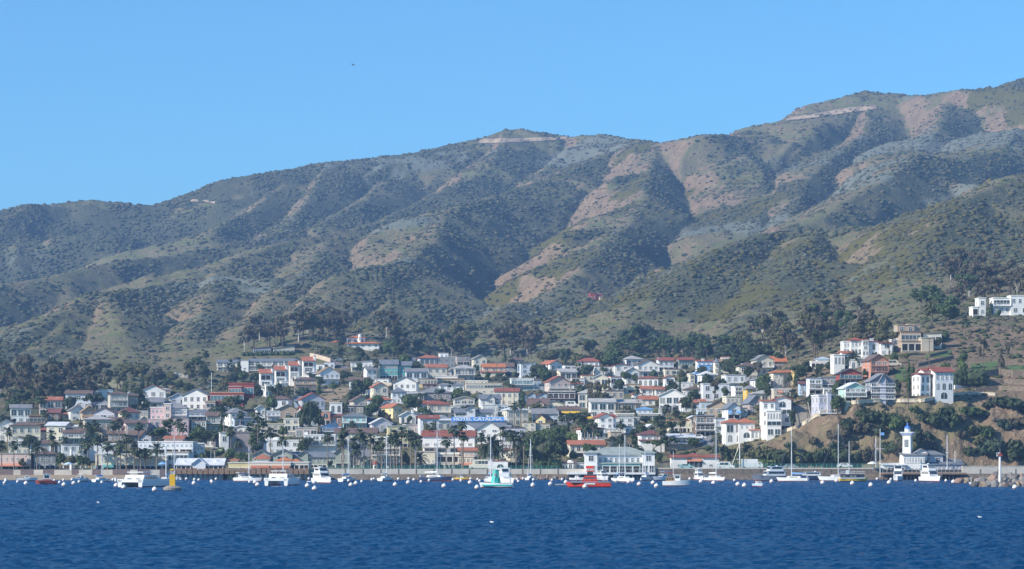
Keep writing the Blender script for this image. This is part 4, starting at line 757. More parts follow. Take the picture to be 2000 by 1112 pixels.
def trunk_mb(h, r0, lean=(0,0), limbs=()):
    m = MB(); a = Vector((0,0,-1.2)); 
    for k in range(4):
        t = (k+1)/4; b = Vector((lean[0]*t*t, lean[1]*t*t, h*t)); m.tube(a, b, r0*(1-.22*k), r0*(1-.22*(k+1)), 6); a = b
    for (z, x, y, zz) in limbs: m.tube((lean[0]*(z/h)**2, lean[1]*(z/h)**2, z), (x, y, zz), r0*.45, r0*.15, 5)
    return m
BARK = mat("bark_grey_brown", (.16,.12,.09), .95, .25, 1.5); BARKP = mat("bark_pale", (.46,.42,.36), .9, .2, 1.2)
LEAF = {k: leafm("foliage_"+k, [(c[0]*.7, c[1]*.7, c[2]*.7), c, (c[0]*1.45, c[1]*1.4, c[2]*1.4)]) for k, c in dict(dark=(.055,.075,.036), mid=(.075,.110,.042), olive=(.115,.115,.05), brown=(.105,.092,.058), light=(.115,.165,.055), blue=(.052,.078,.05)).items()}
TREES = {}
def make_tree(kind, var):
    r = random.Random(hash((kind == 'e', var, len(kind))) % 999+var*7)
    r = random.Random(var*31+ord(kind[0]))
    if kind == 'round':                                            # broad evergreen
        h = 8; cl = [(0,0,5,2.6)]+[(2.3*math.cos(a)*r.uniform(.7,1.15), 2.3*math.sin(a)*r.uniform(.7,1.15), r.uniform(3.2,6.6), r.uniform(1.1,1.9)) for a in np.arange(0, 6.2, .75)]+[(r.uniform(-1,1), r.uniform(-1,1), 7, 1.3)]
        return trunk_mb(4, .28, (r.uniform(-.4,.4), 0), [(2,1.5,.4,4.2),(2.2,-1.6,-.3,4.4)]), leaf_cloud(var+10, 620, cl, .42), h
    if kind == 'euc':                                              # eucalyptus: tall bare forking trunk, open ragged tufts
        cl = []; limbs = []
        for k in range(9):
            a = r.uniform(0, 6.28); d = r.uniform(.8, 3.4); z = r.uniform(6, 13.5)-d*.4; cl.append((d*math.cos(a), d*math.sin(a), z, r.uniform(1.0, 1.9))); limbs.append((z*.55, d*math.cos(a), d*math.sin(a), z))
        return trunk_mb(11, .32, (r.uniform(-1,1), r.uniform(-1,1)), limbs), leaf_cloud(var+40, 560, cl, .42, .8), 14
    if kind == 'pine':                                             # umbrella pine: clear trunk under a flat spreading head
        cl = [(r.uniform(-2.6,2.6), r.uniform(-2.6,2.6), r.uniform(5.6,7.4), r.uniform(1.0,1.6)) for k in range(9)]
        return trunk_mb(6, .24, (r.uniform(-.6,.6), r.uniform(-.6,.6)), [(3,c[0],c[1],c[2]) for c in cl[:5]]), leaf_cloud(var+150, 520, cl, .36, .6), 8.3
    if kind == 'cyp':
        cl = [(0,0,z, .85*(1-abs(z-3.5)/9)) for z in np.arange(1, 9.2, .8)]
        return trunk_mb(3, .16), leaf_cloud(var+70, 420, cl, .3), 9.5
    if kind == 'con':
        cl = [(r.uniform(-.5,.5), r.uniform(-.5,.5), z, 2.7*(1-z/13)+.3) for z in np.arange(1.5, 11.5, .9)]
        return trunk_mb(9, .25), leaf_cloud(var+90, 620, cl, .42, .55), 12
    cl = [(r.uniform(-1.6,1.6), r.uniform(-1.2,1.2), r.uniform(.6,1.5), r.uniform(.8,1.4)) for k in range(7)]   # shrub
    return trunk_mb(1, .12), leaf_cloud(var+120, 360, cl, .32, .8), 2.6
def tree(kind, lf, px, pytop, pyb, desc, nm, cat, Y=None, wide=1.0, grp=None, pale=False):
    var = rnd.randrange(4); key = (kind, var)
    if key not in TREES:
        t, c, h = make_tree(kind, var); TREES[key] = (t, c, h, {})
    t, c, h, cache = TREES[key]
    if lf not in cache: cache[lf] = c.mesh("crown", LEAF[lf])
    tb = 'tp' if pale else 'tb'
    if tb not in cache: cache[tb] = t.mesh("trunk", BARKP if pale else BARK)
    if Y: X, Y_, Z = (px-CX)/F*Y, Y, ground((px-CX)/F*Y, Y)
    else: X, Y_, Z = hit(px, pyb)
    s = max((pyb-pytop), 3)*Y_/F/h
    o = thing(nm, (X, Y_, Z), None, cat, rz=rnd.uniform(0, 6.28), group=grp); o.scale = (s*wide*rnd.uniform(.9,1.12), s*wide*rnd.uniform(.9,1.12), s)
    put("crown", cache[lf], o); put("trunk", cache[tb], o)
    auto(o, desc, px, (pytop+pyb)/2); return o
ORDK = {'round': ('bushy_tree','tree'), 'euc': ('eucalyptus_tree','tree'), 'cyp': ('cypress_tree','tree'), 'con': ('conifer_tree','tree'), 'pine': ('pine_tree','tree'), 'shrub': ('shrub','shrub')}
LN = dict(dark='dark green', mid='green', olive='olive green', brown='brownish', light='light green', blue='blue-green')
KN = {'round': 'bushy tree', 'euc': 'eucalyptus', 'cyp': 'cypress', 'con': 'conifer', 'pine': 'spreading pine', 'shrub': 'shrub'}
def tr(kind, lf, px, a, b, **k): nm, cat = ORDK[kind]; return tree(kind, lf, px, a, b, LN[lf]+' '+KN[kind], nm, cat, grp=k.pop('grp', KN[kind]+' plants among the houses'), **k)
# trees one can pick out between the houses: kind, foliage, x, top, foot, width
for k, lf, x, a, b, wd in [('round','mid',651,747,768,1.0),('round','olive',668,741,756,.9),('round','dark',700,742,785,.8),('round','mid',716,738,778,.8),('round','dark',690,760,790,.9),('round','mid',736,772,812,.8),('round','mid',722,790,826,.8),
  ('round','dark',604,785,852,.62),('round','blue',590,800,850,.5),('round','mid',622,800,846,.55),('euc','dark',540,742,806,.8),('euc','olive',560,752,800,.7),('round','dark',500,750,790,.6),('round','blue',478,770,800,.7),('round','mid',530,770,812,.6),('round','dark',455,728,755,1.1),('round','mid',475,724,752,1.1),('round','dark',500,728,750,1.0),('round','olive',440,735,760,1.0),
  ('round','mid',270,778,800,.9),('round','dark',285,782,806,.9),('round','mid',262,790,806,.9),('round','olive',330,783,800,.8),('round','dark',352,742,766,.9),('round','mid',325,738,760,1.0),('con','blue',278,730,770,.8),('con','blue',300,720,768,.9),('con','dark',289,738,770,.7),('round','dark',370,748,780,.9),('euc','dark',397,688,760,.7),('round','mid',385,765,800,.8),
  ('round','mid',641,678,702,.9),('round','olive',632,676,700,.9),('round','dark',704,680,706,.9),('round','mid',760,664,698,.9),('round','dark',775,670,708,.9),('round','olive',735,682,704,.9),('round','mid',790,690,722,.9),('round','dark',812,706,740,.9),('round','mid',830,728,748,.8),('round','mid',700,694,712,1.0),('round','olive',672,700,716,.9),
  ('round','mid',860,712,732,.9),('round','light',850,714,730,.7),('round','dark',878,744,778,.9),('round','mid',893,758,790,.8),('round','dark',905,768,794,.9),('round','mid',924,772,800,.7),('round','dark',865,778,806,.8),('round','mid',842,790,818,.9),('round','mid',826,796,822,.9),('round','dark',816,780,806,.9),('con','mid',838,795,830,.6),('round','mid',930,712,730,.8),('round','dark',916,716,738,.9),
  ('round','mid',952,726,752,.6),('round','mid',984,734,748,.9),('round','dark',1000,700,728,.9),('round','mid',1006,726,750,.8),('round','dark',1052,712,752,1.0),('round','mid',1066,720,760,.9),('round','blue',1080,724,752,.7),('con','dark',1138,704,732,.8),('round','dark',1110,728,748,.8),('round','mid',1134,752,775,.9),('round','dark',1120,760,780,.8),
  ('euc','brown',1160,744,808,.8),('euc','olive',1178,750,812,.8),('euc','brown',1192,742,790,.9),('con','dark',1193,720,752,.7),('round','dark',1210,742,770,.8),('round','mid',1222,726,752,.9),('round','mid',1240,730,752,.8),('round','dark',1262,712,735,.9),('round','mid',1276,722,742,.9),('round','mid',1336,736,760,.9),('round','olive',1330,722,746,.8),
  ('cyp','dark',1281,752,782,1.0),('cyp','dark',1287,756,784,1.0),('cyp','dark',1294,757,784,1.0),('cyp','dark',1300,750,782,1.0),('cyp','blue',1328,738,792,.8),('cyp','mid',1266,760,785,1.0),('round','light',1292,772,792,.9),('round','mid',1320,770,800,.8),('round','dark',1340,776,808,.9),('round','mid',1356,760,796,.8),('round','dark',1380,730,772,.8),('euc','brown',1395,735,790,.9),('round','dark',1410,740,776,.8),('round','dark',1370,716,745,.9),
  ('round','dark',1440,726,758,.8),('round','mid',1425,730,760,.8),('round','dark',1462,716,745,.8),('euc','brown',1480,706,742,.9),('round','mid',1490,732,780,.7),('round','dark',1500,748,786,.6),('round','mid',1486,752,782,.6),('round','dark',1542,728,756,.5),('round','dark',1575,704,740,.8),('round','mid',1560,712,745,.8),('round','dark',1548,800,842,.45),('round','mid',1543,782,830,.4),('cyp','mid',1546,775,800,.9),
  ('round','dark',1638,742,775,.6),('round','mid',1632,748,778,.6),('round','dark',1753,742,782,.45),('round','mid',1748,688,712,.8),('round','olive',1770,690,706,.9),('cyp','mid',1775,700,780,.6),('round','mid',1782,716,738,.6),('round','light',1728,770,784,.9),('round','dark',1710,688,712,.6),('round','mid',1688,720,742,.6),('round','mid',1618,706,728,.8),('round','dark',1600,712,736,.8),('round','dark',1582,770,806,.6),('round','dark',1593,776,800,.5),
  ('round','olive',1832,660,684,.8),('round','mid',1845,650,676,.7),('round','mid',1880,690,722,.8),('round','light',1880,705,735,.7),('round','mid',1845,710,735,.8),('con','dark',1936,588,618,.8),('euc','brown',1955,680,735,.5),('euc','brown',1920,660,720,.5),('euc','brown',1968,668,720,.5),('round','mid',1950,606,625,.8),
  ('round','mid',1060,838,880,.9),('round','mid',1085,834,884,.9),('round','light',1110,844,872,.9),('round','mid',1040,846,890,.9),('round','dark',1070,866,910,.8),('round','mid',1035,868,912,.7),('round','light',1124,846,872,.9),('round','dark',1096,862,905,.8),('round','mid',1120,880,905,.8),('round','dark',1052,880,916,.8),('round','mid',1278,878,905,.7),('round','dark',1288,884,912,.6),('round','mid',1140,892,910,.7),
  ('round','olive',43,898,921,.8),('round','dark',55,850,885,.8),('round','mid',40,852,880,.7),('round','mid',118,884,918,.8),('round','olive',138,890,920,.8),('round','mid',155,892,920,.8),('round','dark',170,895,921,.7),('round','light',430,874,900,.9),('round','light',448,876,905,.9),('round','mid',468,884,910,.9),('round','mid',480,886,908,.8),('round','mid',410,880,905,.9),('round','mid',395,884,910,.7),
  ('round','dark',645,900,918,.7),('round','dark',790,880,915,.5),('round','dark',797,890,916,.5),('round','dark',748,800,826,.8),('round','brown',758,808,832,.7),('round','mid',800,812,830,.7),('round','dark',1238,852,880,.4),('round','dark',1300,850,884,.35),('round','dark',1315,878,890,1.2),('round','mid',1340,880,893,1.3),('round','dark',1352,880,894,1.2),('round','dark',940,866,884,.7)]:
    tr(k, lf, x, a, b, wide=wd)
# the dark wood along the foot of the hills: separate trees of eucalyptus, oak and pine
wood = [(0,110,756,802,20,'euc','brown'),(0,215,782,815,18,'round','dark'),(90,215,764,798,10,'euc','brown'),(215,400,735,768,12,'round','olive'),(470,560,660,690,10,'euc','brown'),(568,672,650,672,15,'euc','brown'),(762,830,670,696,8,'round','dark'),
        (748,800,655,680,4,'euc','brown'),(830,990,676,706,13,'euc','brown'),(985,1080,664,704,13,'euc','brown'),(1060,1180,695,730,12,'round','olive'),(1180,1290,690,728,18,'round','mid'),(1210,1300,664,700,12,'round','blue'),(1280,1480,682,704,20,'round','mid'),(1300,1450,692,712,7,'con','blue'),(1470,1600,660,712,24,'euc','brown'),(1400,1500,705,748,12,'round','dark'),
        (1590,1760,650,700,14,'round','olive'),(1600,1700,630,680,10,'euc','brown'),(1855,1935,545,612,18,'euc','brown'),(1930,2010,560,600,10,'euc','brown'),(1780,1860,590,640,10,'round','mid')]
for x0, x1, y0, y1, n, k, lf in wood:
    for i in range(n):
        k2 = k; k = 'pine' if k2 == 'round' and rnd.random() < .62 else k2; x, y = rnd.uniform(x0, x1), rnd.uniform(y0, y1); hh = {'pine': rnd.uniform(7, 10),'euc': rnd.uniform(11, 17), 'round': rnd.uniform(6, 9.5), 'con': rnd.uniform(9, 13)}[k]
        Y = hit(x, y)[1]; l2 = lf if rnd.random() < .7 else rnd.choice(['dark','mid','olive','brown'])
        tr(k, l2, x, y-hh*F/Y, y, wide=rnd.uniform(.85, 1.25), grp=KN[k]+' trees along the foot of the hills', pale=(k == 'euc' and rnd.random() < .3)); k = k2
# large shrubs on the sea cliff
for x, a, b, lf, wd in [(1470,880,912,'olive',1.3),(1490,866,905,'olive',1.2),(1510,872,910,'dark',1.2),(1528,880,912,'dark',1.2),(1545,878,914,'olive',1.0),(1500,895,915,'light',1.3),(1455,895,915,'light',1.2),(1545,862,880,'dark',.9),(1580,878,910,'dark',.9),(1600,880,914,'dark',1.0),(1618,882,915,'dark',1.0),(1640,876,912,'dark',1.0),(1625,838,862,'brown',1.1),(1650,832,856,'brown',1.1),(1660,812,840,'dark',1.0),(1700,798,832,'dark',1.0),(1718,800,830,'mid',1.0),(1738,802,834,'dark',1.0),(1752,810,840,'light',1.0),(1765,806,838,'olive',1.0),
   (1690,820,850,'brown',1.0),(1712,826,850,'dark',1.0),(1735,860,890,'dark',.9),(1700,880,912,'brown',.9),(1680,890,914,'dark',1.0),(1820,800,832,'dark',1.1),(1835,806,838,'dark',1.1),(1850,790,818,'dark',1.0),(1856,806,836,'mid',1.0),(1897,790,816,'mid',1.1),(1915,796,818,'dark',1.0),(1930,782,800,'dark',1.1),(1800,835,872,'dark',1.0),(1815,850,885,'brown',1.0),(1786,792,808,'mid',1.0),(1880,838,858,'brown',1.0),(1905,826,850,'olive',1.0),(1925,830,858,'mid',1.0),(1912,850,870,'olive',.9),
   (1945,850,890,'blue',1.2),(1965,856,900,'dark',1.2),(1985,868,910,'dark',1.1),(1930,862,895,'blue',1.0),(1990,810,840,'brown',1.1),(1960,816,840,'blue',1.0),(1958,770,796,'dark',1.2),(1978,772,800,'dark',1.2),(1996,780,806,'dark',1.0),(1890,868,892,'dark',.9),(1875,812,832,'brown',.9),(1780,864,900,'dark',.8),(1660,858,880,'brown',1.0),(1630,860,885,'dark',.9),(1590,850,870,'brown',.9),(1690,796,812,'dark',1.1),(1676,800,814,'mid',1.0)]:
    tr('shrub', lf, x, a, b, wide=wd*.75, grp='shrubs on the sea cliff')
# smaller houses of the packed streets, tucked into the gaps between the others
fr = random.Random(21); got = 0
PALE = [('white','white'),('cream','cream'),('cool','pale blue-grey'),('beige','beige'),('blush','pink-beige'),('lav','lavender'),('white','white'),('white','white'),('white','white'),('cool','pale blue-grey'),('tan','tan'),('cream','cream')]
RF = [('grey','grey'),('brownr','brown'),('pale','pale'),('whiter','white'),('tile','tiled'),('redr','red'),('pale','pale'),('whiter','white'),('brownr','brown')]
for t_ in range(9000):
    if got >= 80: break
    yb = fr.uniform(722, 888); x = fr.uniform(6, 1500)
    if (x < 430 and yb < 790+max(0, 200-x)*.15) or (x > 1380 and yb > 815) or (x > 1240 and yb > 855) or (1010 < x < 1150 and yb > 836) or (410 < x < 700 and yb < 806): continue
    Y = hit(x, yb)[1]; k = F/Y; w = fr.uniform(6.5, 11)*k; n = fr.choice([1,2,2]); h = n*2.9*k; kind = fr.choice(['G','S','H','F','S','G','H']); rh = {'F': 1, 'G': w*.22, 'S': 6, 'H': 7}[kind]
    a0, b0, c0, d0 = x-w/2, x+w/2, yb-h-rh, yb; bad = 0
    for a, b, c, d in RECTS:
        ix = min(b, b0)-max(a, a0); iy = min(d, d0)-max(c, c0)
        if ix > 0 and iy > 0 and ix*iy > .22*w*(h+rh): bad = 1; break
    if bad: continue
    (wc, wn), (rc, rn) = fr.choice(PALE), fr.choice(RF); kn = {'F': 'flat', 'G': 'gabled', 'S': 'pitched', 'H': 'hipped'}[kind]
    lab = f"{wn} house with {kn} {rn} roof"; nw = max(2, int(w/k/2.6)); 
    o, *_ = hs(lab, V(a0, b0, yb-h, yb, wc, f"{kind}{rh:.1f}:{rc}", ','.join([fr.choice(['%dw','%dw','%dd']) % nw for _ in range(n)]), d=fr.uniform(6, 9), bal=[1] if n == 2 and fr.random() < .35 else (), ch=[(fr.random(), 4)] if fr.random() < .3 else ()), yaw=fr.choice([4, 8, 14, -6, 10]))
    ANCH.pop(); auto(o, lab, x, yb-h/2); got += 1
print('filler houses', got)
# garden trees in the gaps between the houses
got = 0
for t_ in range(4000):
    if got >= 230: break
    y = rnd.uniform(716, 905); x = rnd.uniform(-5, 1640 if y > 760 else 1560)
    if y > 830 and x > 1400 or (x < 430 and y < 765): continue
    if 640 < x < 750 and y < 720: continue
    Y = hit(x, y)[1]; kd = rnd.choice(['round','round','pine','pine','euc','con','shrub']); hh = {'pine': rnd.uniform(4, 7.5),'round': rnd.uniform(3.2, 7.5), 'euc': rnd.uniform(7, 11), 'con': rnd.uniform(6, 9), 'shrub': rnd.uniform(2, 3)}[kd]; tp = y-hh*F/Y; hw = hh*F/Y*.3
    if any(min(b, x+hw)-max(a, x-hw) > 0 and min(d, y)-max(c, tp) > 0 and (min(b, x+hw)-max(a, x-hw))*(min(d, y)-max(c, tp)) > .30*(b-a)*(d-c) for a, b, c, d in RECTS if y > d-2): continue
    tr(kd, rnd.choice(['dark','mid','mid','olive','blue']), x, tp, y, wide=rnd.uniform(.8, 1.2)); got += 1
# ---- palms
def fan_palm_parts(seed, hr):
    r = random.Random(seed); cr, sk = MB(), MB()
    for k in range(46):
        a = r.uniform(0, 6.28); e = r.uniform(-.75, 1.35); L = r.uniform(.75, 1.1)
        d = Vector((math.cos(a)*math.cos(e), math.sin(a)*math.cos(e), math.sin(e))); s = Vector((-math.sin(a), math.cos(a), 0)); p = d*L*.55; q = d*L*1.25+Vector((0,0,-.22*L)); t = d*L*1.55+Vector((0,0,-.5*L)); w_ = .42*L
        n = d.cross(s)*.06
        cr.tube((0,0,0), p, .03, .02, 3)
        cr.add([p, p*.6+q*.4+s*w_*.8, q+s*w_*.75-Vector((0,0,.1)), t, q-s*w_*.75-Vector((0,0,.1)), p*.6+q*.4-s*w_*.8, q+n], [(0,1,6),(1,2,6),(2,3,6),(3,4,6),(4,5,6),(5,0,6)])
    for k in range(22):
        a = r.uniform(0, 6.28); L = r.uniform(.7, 1.5); x, y = math.cos(a)*.42, math.sin(a)*.42; s = Vector((-math.sin(a), math.cos(a), 0))*.22
        v = Vector((x*.5, y*.5, -.15)); u = Vector((x*1.3, y*1.3, -.5*L)); t = Vector((x*.8, y*.8, -L)); sk.add([v, u+s, t, u-s], [(0,1,2,3)])
    return cr, sk
def date_palm_parts(seed):
    r = random.Random(seed); cr = MB()
    for k in range(44):
        a = r.uniform(0, 6.28); e = r.uniform(-.35, 1.3); L = r.uniform(2.3, 3.1); pts = []; s = Vector((-math.sin(a), math.cos(a), 0))
        for i in range(6):
            t = i/5; pts.append(Vector((math.cos(a)*L*t*math.cos(e), math.sin(a)*L*t*math.cos(e), math.sin(e)*L*t-1.15*t*t*(.6+.5*math.cos(e)))))
        for i in range(5):
            for sd in (-1, 1):
                w0, w1 = .42*math.sin(math.pi*(.12+.8*i/5)), .42*math.sin(math.pi*(.12+.8*(i+1)/5)); dz = Vector((0,0,-.16))
                cr.add([pts[i], pts[i]*.35+pts[i+1]*.65+s*sd*w0+dz, pts[i+1]+s*sd*w1*.5+dz*.6, pts[i+1]], [(0,1,2,3)])
    return cr
PALM = {}
def palm_meshes():
    tm = MB(); a = Vector((0,0,-.08))
    for k in range(6):
        b = Vector((.012*math.sin(k*1.1), .01*math.cos(k), (k+1)/6)); tm.tube(a, b, .26-.02*k, .26-.02*(k+1), 7); a = b
    return tm
PT = palm_meshes()
PM = {'f': [tuple(m.mesh(n, mt) for m, n, mt in zip(fan_palm_parts(s, 1), ("crown","dead_fronds"), (mat("palm_fronds", (.062,.085,.038), .7, .4, .8), mat("dead_palm_fronds", (.20,.15,.09), .9, .3, 1)))) for s in range(5)],
      'd': [(date_palm_parts(s).mesh("crown", mat("date_palm_fronds", (.060,.085,.036), .7, .4, .6)),) for s in range(4)]}
PTM = None
def palm(kind, px, pyt, pyb, Y=None, s=1.0):
    X, Y_, Z = hit(px, pyb) if not Y else ((px-CX)/F*Y, Y, ground((px-CX)/F*Y, Y))
    m = Y_/F; H = (pyb-pyt)*m; cs = s*rnd.uniform(.9, 1.1)*(1.4 if kind == 'f' else 1.1)
    o = thing("palm_tree", (X, Y_, Z), None, "palm", rz=rnd.uniform(0, 6.28), group='fan palms of the town' if kind == 'f' else 'broad date palms of the town')
    th = max(H-1.3*cs if kind == 'f' else H-1.8*cs, .6); key = round(th, 1)
    if key not in PALM:
        q = MB(); k = 1 if kind == 'f' else 1.9; q.v = [(x*k*(.8 if kind == 'f' else 1), y*k*(.8 if kind == 'f' else 1), z*th) for x, y, z in PT.v]; q.f = PT.f; q.m = PT.m
        PALM[key] = q.mesh("trunk", mat("palm_trunk", (.24,.19,.14), .9, .25, 2))
    put("trunk", PALM[key], o)
    ms = PM[kind][rnd.randrange(len(PM[kind]))]
    for me, nm in zip(ms, ("crown", "dead_fronds")):
        c = put(nm, me, o, (0, 0, th)); c.scale = (cs, cs, cs)
    auto(o, ('tall ' if H > 7.5 else 'short ')+('fan palm' if kind == 'f' else 'date palm'), px, (pyt+pyb)/2)
for x, a, b in [(3,862,922),(27,863,922),(88,798,846),(26,816,856),(100,838,890),(103,852,906),(118,816,862),(162,816,850),(185,818,860),(172,858,921),(190,850,916),(159,862,906),(222,819,878),(233,815,866),(244,798,836),(271,822,880),(210,862,921),(228,868,921),(235,860,921),(247,848,921),(262,868,921),(275,876,921),(284,872,918),(350,815,900),(357,824,902),(376,878,905),(437,796,866),(451,830,898),(464,854,884),(404,838,872),(418,838,876),(498,836,890),(503,802,895),(513,814,890),(511,842,890),(528,832,904),(552,850,912),
   (640,843,919),(671,832,919),(688,820,860),(668,850,919),(691,852,919),(703,836,919),(711,848,919),(724,846,919),(697,870,919),(745,852,919),(770,838,919),(775,848,919),(785,832,919),(763,846,919),(736,860,919),(802,842,921),(810,848,919),(871,850,919),(887,828,919),(902,820,919),(905,842,919),(845,822,858),(940,845,921),(982,832,919),(998,838,919),(1008,840,919),(1023,842,919),(1017,778,842),(1005,784,836),(1128,808,852),(1142,820,884),(1158,816,874),(1168,832,884),(1098,804,838),(1150,826,880),(1212,820,858),(1274,832,880),(1284,813,884),(1291,826,886),(1302,788,838),(1318,793,842),(1329,810,876),(1364,806,846),(1352,762,812),(1244,752,800),(1312,750,786),(1400,842,868),(1372,812,850),
   (736,704,762),(970,680,742),(1034,666,700),(664,660,690),(618,655,690),(1338,680,712),(1548,758,792),(1448,728,745),(935,690,708),(1885,620,650),(126,850,886),(66,850,880),(15,832,870),(312,842,870),(330,874,902),(470,800,840)]: palm('f', x, a, b)
for x, a, b, s in [(72,862,921,1.15),(180,828,890,1.3),(306,864,919,1.2),(960,852,921,1.3),(972,868,921,1.2),(949,870,921,1.1),(1085,846,908,1.3),(1216,848,884,1.2),(1410,868,912,1.25),(1424,872,912,1.2),(1438,878,912,1.1),(1458,864,910,1.25),(1667,684,720,1.25),(1638,756,784,1.0),(666,676,704,1.4),(700,676,702,1.2),(820,882,916,.9),(1372,888,912,.9),(690,752,778,1.0),(1010,868,914,1.0),(1310,744,784,1.1),(1240,840,866,.9)]: palm('d', x, a, b, s=s)
# ================================================================ waterfront: walls, pier, rails, poles, people, cars
def wall_run(label, pts, hgt, thick, m, name='seawall', cat='wall', cap=None, dn=2.5):
    """low wall along ground points (x, y, z of its foot)"""
    mb = MB(); cp = MB()
    for (a, b) in zip(pts, pts[1:]):
        a, b = Vector(a), Vector(b); d = (b-a); d.z = 0; n = Vector((-d.y, d.x, 0)).normalized()*thick/2; dv = Vector((0,0,-dn)); up = Vector((0,0,hgt))
        mb.add([a-n+dv, b-n+dv, b+n+dv, a+n+dv, a-n+up, b-n+up, b+n+up, a+n+up], [(0,3,2,1),(4,5,6,7),(0,1,5,4),(1,2,6,5),(2,3,7,6),(3,0,4,7)])
        if cap: n2 = n*1.25; u2 = Vector((0,0,hgt+.22)); u1 = Vector((0,0,hgt+.003)); cp.add([a-n2+u1, b-n2+u1, b+n2+u1, a+n2+u1, a-n2+u2, b-n2+u2, b+n2+u2, a+n2+u2], [(0,3,2,1),(4,5,6,7),(0,1,5,4),(1,2,6,5),(2,3,7,6),(3,0,4,7)])
    o = thing(name, pts[0], label, cat); q = Vector(pts[0]); mb.v = [tuple(Vector(v)-q) for v in mb.v]; mb.build("wall", m, o)
    if cap: cp.v = [tuple(Vector(v)-q) for v in cp.v]; cp.build("coping", cap, o)
    return o
STONEW = mat("seawall_stone", (.24,.19,.14), .95, .35, 1.2, bump=.8); CONC = mat("pale_seawall_concrete", (.62,.56,.47), .9, .18, .35); MAUVEW = mat("seawall_brown_panel", (.20,.15,.14), .9, .15, .6)
PLANK = mat("pier_planks", (.30,.19,.12), .9, .3, 1.5); PILE = mat("dark_pier_piles", (.05,.042,.036), .95, .3, 1)
# left seawall of light and brown panels above the beach
o = thing("seawall", (wx(-30, 775.5), 775.5, 0), "low seawall of alternating cream and brown panels behind the beach", "wall")
x = -30; k = 0; a_, b_ = MB(), MB()
while x < 325:
    wd = [22, 34, 14, 26, 18][k % 5]; (a_ if k % 2 else b_).box(wx(x, 775.5)-wx(-30, 775.5), wx(min(x+wd, 326), 775.5)-wx(-30, 775.5)-.02, 0, .4, .2, 2.75+.15*(k % 2)); x += wd; k += 1
a_.build("brown_panel", MAUVEW, o); b_.build("cream_panel", CONC, o)
for x0, x1, lab in [(605, 1142, "long concrete seawall with stone foot below the teal promenade railing"), (1276, 1735, "stone seawall carrying the harbour road below the cliff"), (1880, 2100, "pale harbour wall behind the breakwater boulders")]:
    o = thing("seawall", (wx(x0, 772.5), 772.5, 0), lab, "wall"); L_ = wx(x1, 772.5)-wx(x0, 772.5)
    MB().prism([(-1.2,-3),(1.6,-3),(1.6,1.5),(0,1.5)], 0, L_, 'x').build("stone_foot", STONEW, o)
    MB().box(0, L_, .1, 1.6, 1.5 if x0 != 1880 else 1.6, 3.0 if x0 < 1800 else 3.7).build("parapet", CONC if x0 != 1276 else STONEW, o)
    jn = MB()
    for i in range(1, int(L_/5.2)): MB().box(i*5.2-.16, i*5.2+.16, .02, .098, 1.5, 2.96).build('buttress', STONEW, o)
    if x0 == 1276: MB().box(0, L_, .05, 1.65, 3.0, 3.35).build("coping", CONC, o)
    if x0 == 1880: MB().box(-.1, L_, .0, 1.7, 3.7, 3.9).build("coping", CONC, o)
TEALR = mat("teal_rail_paint", (.12,.42,.38), .5, .1, 1)
def rail(label, px0, px1, z, Y, mt, hgt=1.15, gap=1.5):
    w = wx(px1, Y)-wx(px0, Y); m = MB()
    for k in range(3): m.box(0, w, -.03, .03, hgt*(k+1)/3-.05, hgt*(k+1)/3)
    for i in range(int(w/gap)+1): m.box(i*gap-.04, i*gap+.04, -.045, .045, -.05, hgt+.06)
    return tag(m.build("railing", mt, None, (wx(px0, Y), Y, z)), label, "railing")
rail("teal railing along the central promenade seawall", 640, 1095, 2.75, 776.5, TEALR); rail("teal railing along the harbour road under the cliff", 1405, 1735, 3.35, 773.3, TEALR)
rail("thin pale railing in front of the low bathhouse", 1282, 1402, 3.35, 773.4, METAL)
# pier: deck, plank siding, piles
o = thing("pier", (wx(334, 766), 766, 0), "wooden pier with plank siding on dark piles carrying the restaurants", "pier"); L_ = wx(604, 766)-wx(334, 766)
MB().box(0, L_, 0, 18, 2.2, 2.75).build("deck", PLANK, o)
sd = MB(); n_ = 26
for i in range(n_): sd.box(L_*i/n_+.12, L_*(i+1)/n_-.12, -.12, -.02, 1.55, 3.2+.12*math.sin(i*2.1))
sd.build("plank_siding", PLANK, o)
for i in range(28):
    for yy in (.6, 6.5): MB().tube((0,0,-3), (0,0,2.19), .22, .2, 6).build("pile", PILE, o, (.5+(L_-1)*i/27, yy, 0))
MB().box(0, L_, 9, 9.4, -3, 2.19).build("bulkhead", PILE, o)
for lab, px0, px1, ptop, pb, wallc, roofc, nm in [("white pier cafe with long pale blue roof and little centre gable", 343, 436, 907, 920, 'cool', 'ltwhite', 0)]:
    hs(lab, V(345, 435, 908, 919, wallc, 'S11:whiter', '10D', d=9), V(377, 402, 905, 908, 'cool', 'G9:whiter', '', dy=-.8, d=4), V(352, 364, 903, 906, 'white', 'D4:whiter', '', dy=1, d=3), V(415, 427, 903, 906, 'white', 'D4:whiter', '', dy=1, d=3), name='cafe', cat='cafe', Y=768)
hs("cream pier restaurant with terracotta awnings and hip-roofed cupola", V(446, 489, 905, 919, 'yellow', 'F1:cream', '6g,-', d=9), V(489, 568, 904, 919, 'cream', 'F2:white', '10g,-', d=9, dy=-.5, aw=[(.02,.48,.48,'tile'), (.52,.98,.48,'tile')]), V(566, 603, 904, 922, 'beige', 'F1:white', '2D', d=9), V(498, 524, 896, 904, 'cream', 'H8:tile', '4w', dy=2, d=5),
   V(449, 463, 899, 905, 'cream', 'H3:tile', '', dy=2, d=3), V(540, 568, 900, 904, 'tan', 'H6:orange', '', dy=2, d=4), V(571, 582, 901, 904, 'tan', 'H4:orange', '', dy=2, d=2.5), name='restaurant', Y=768)
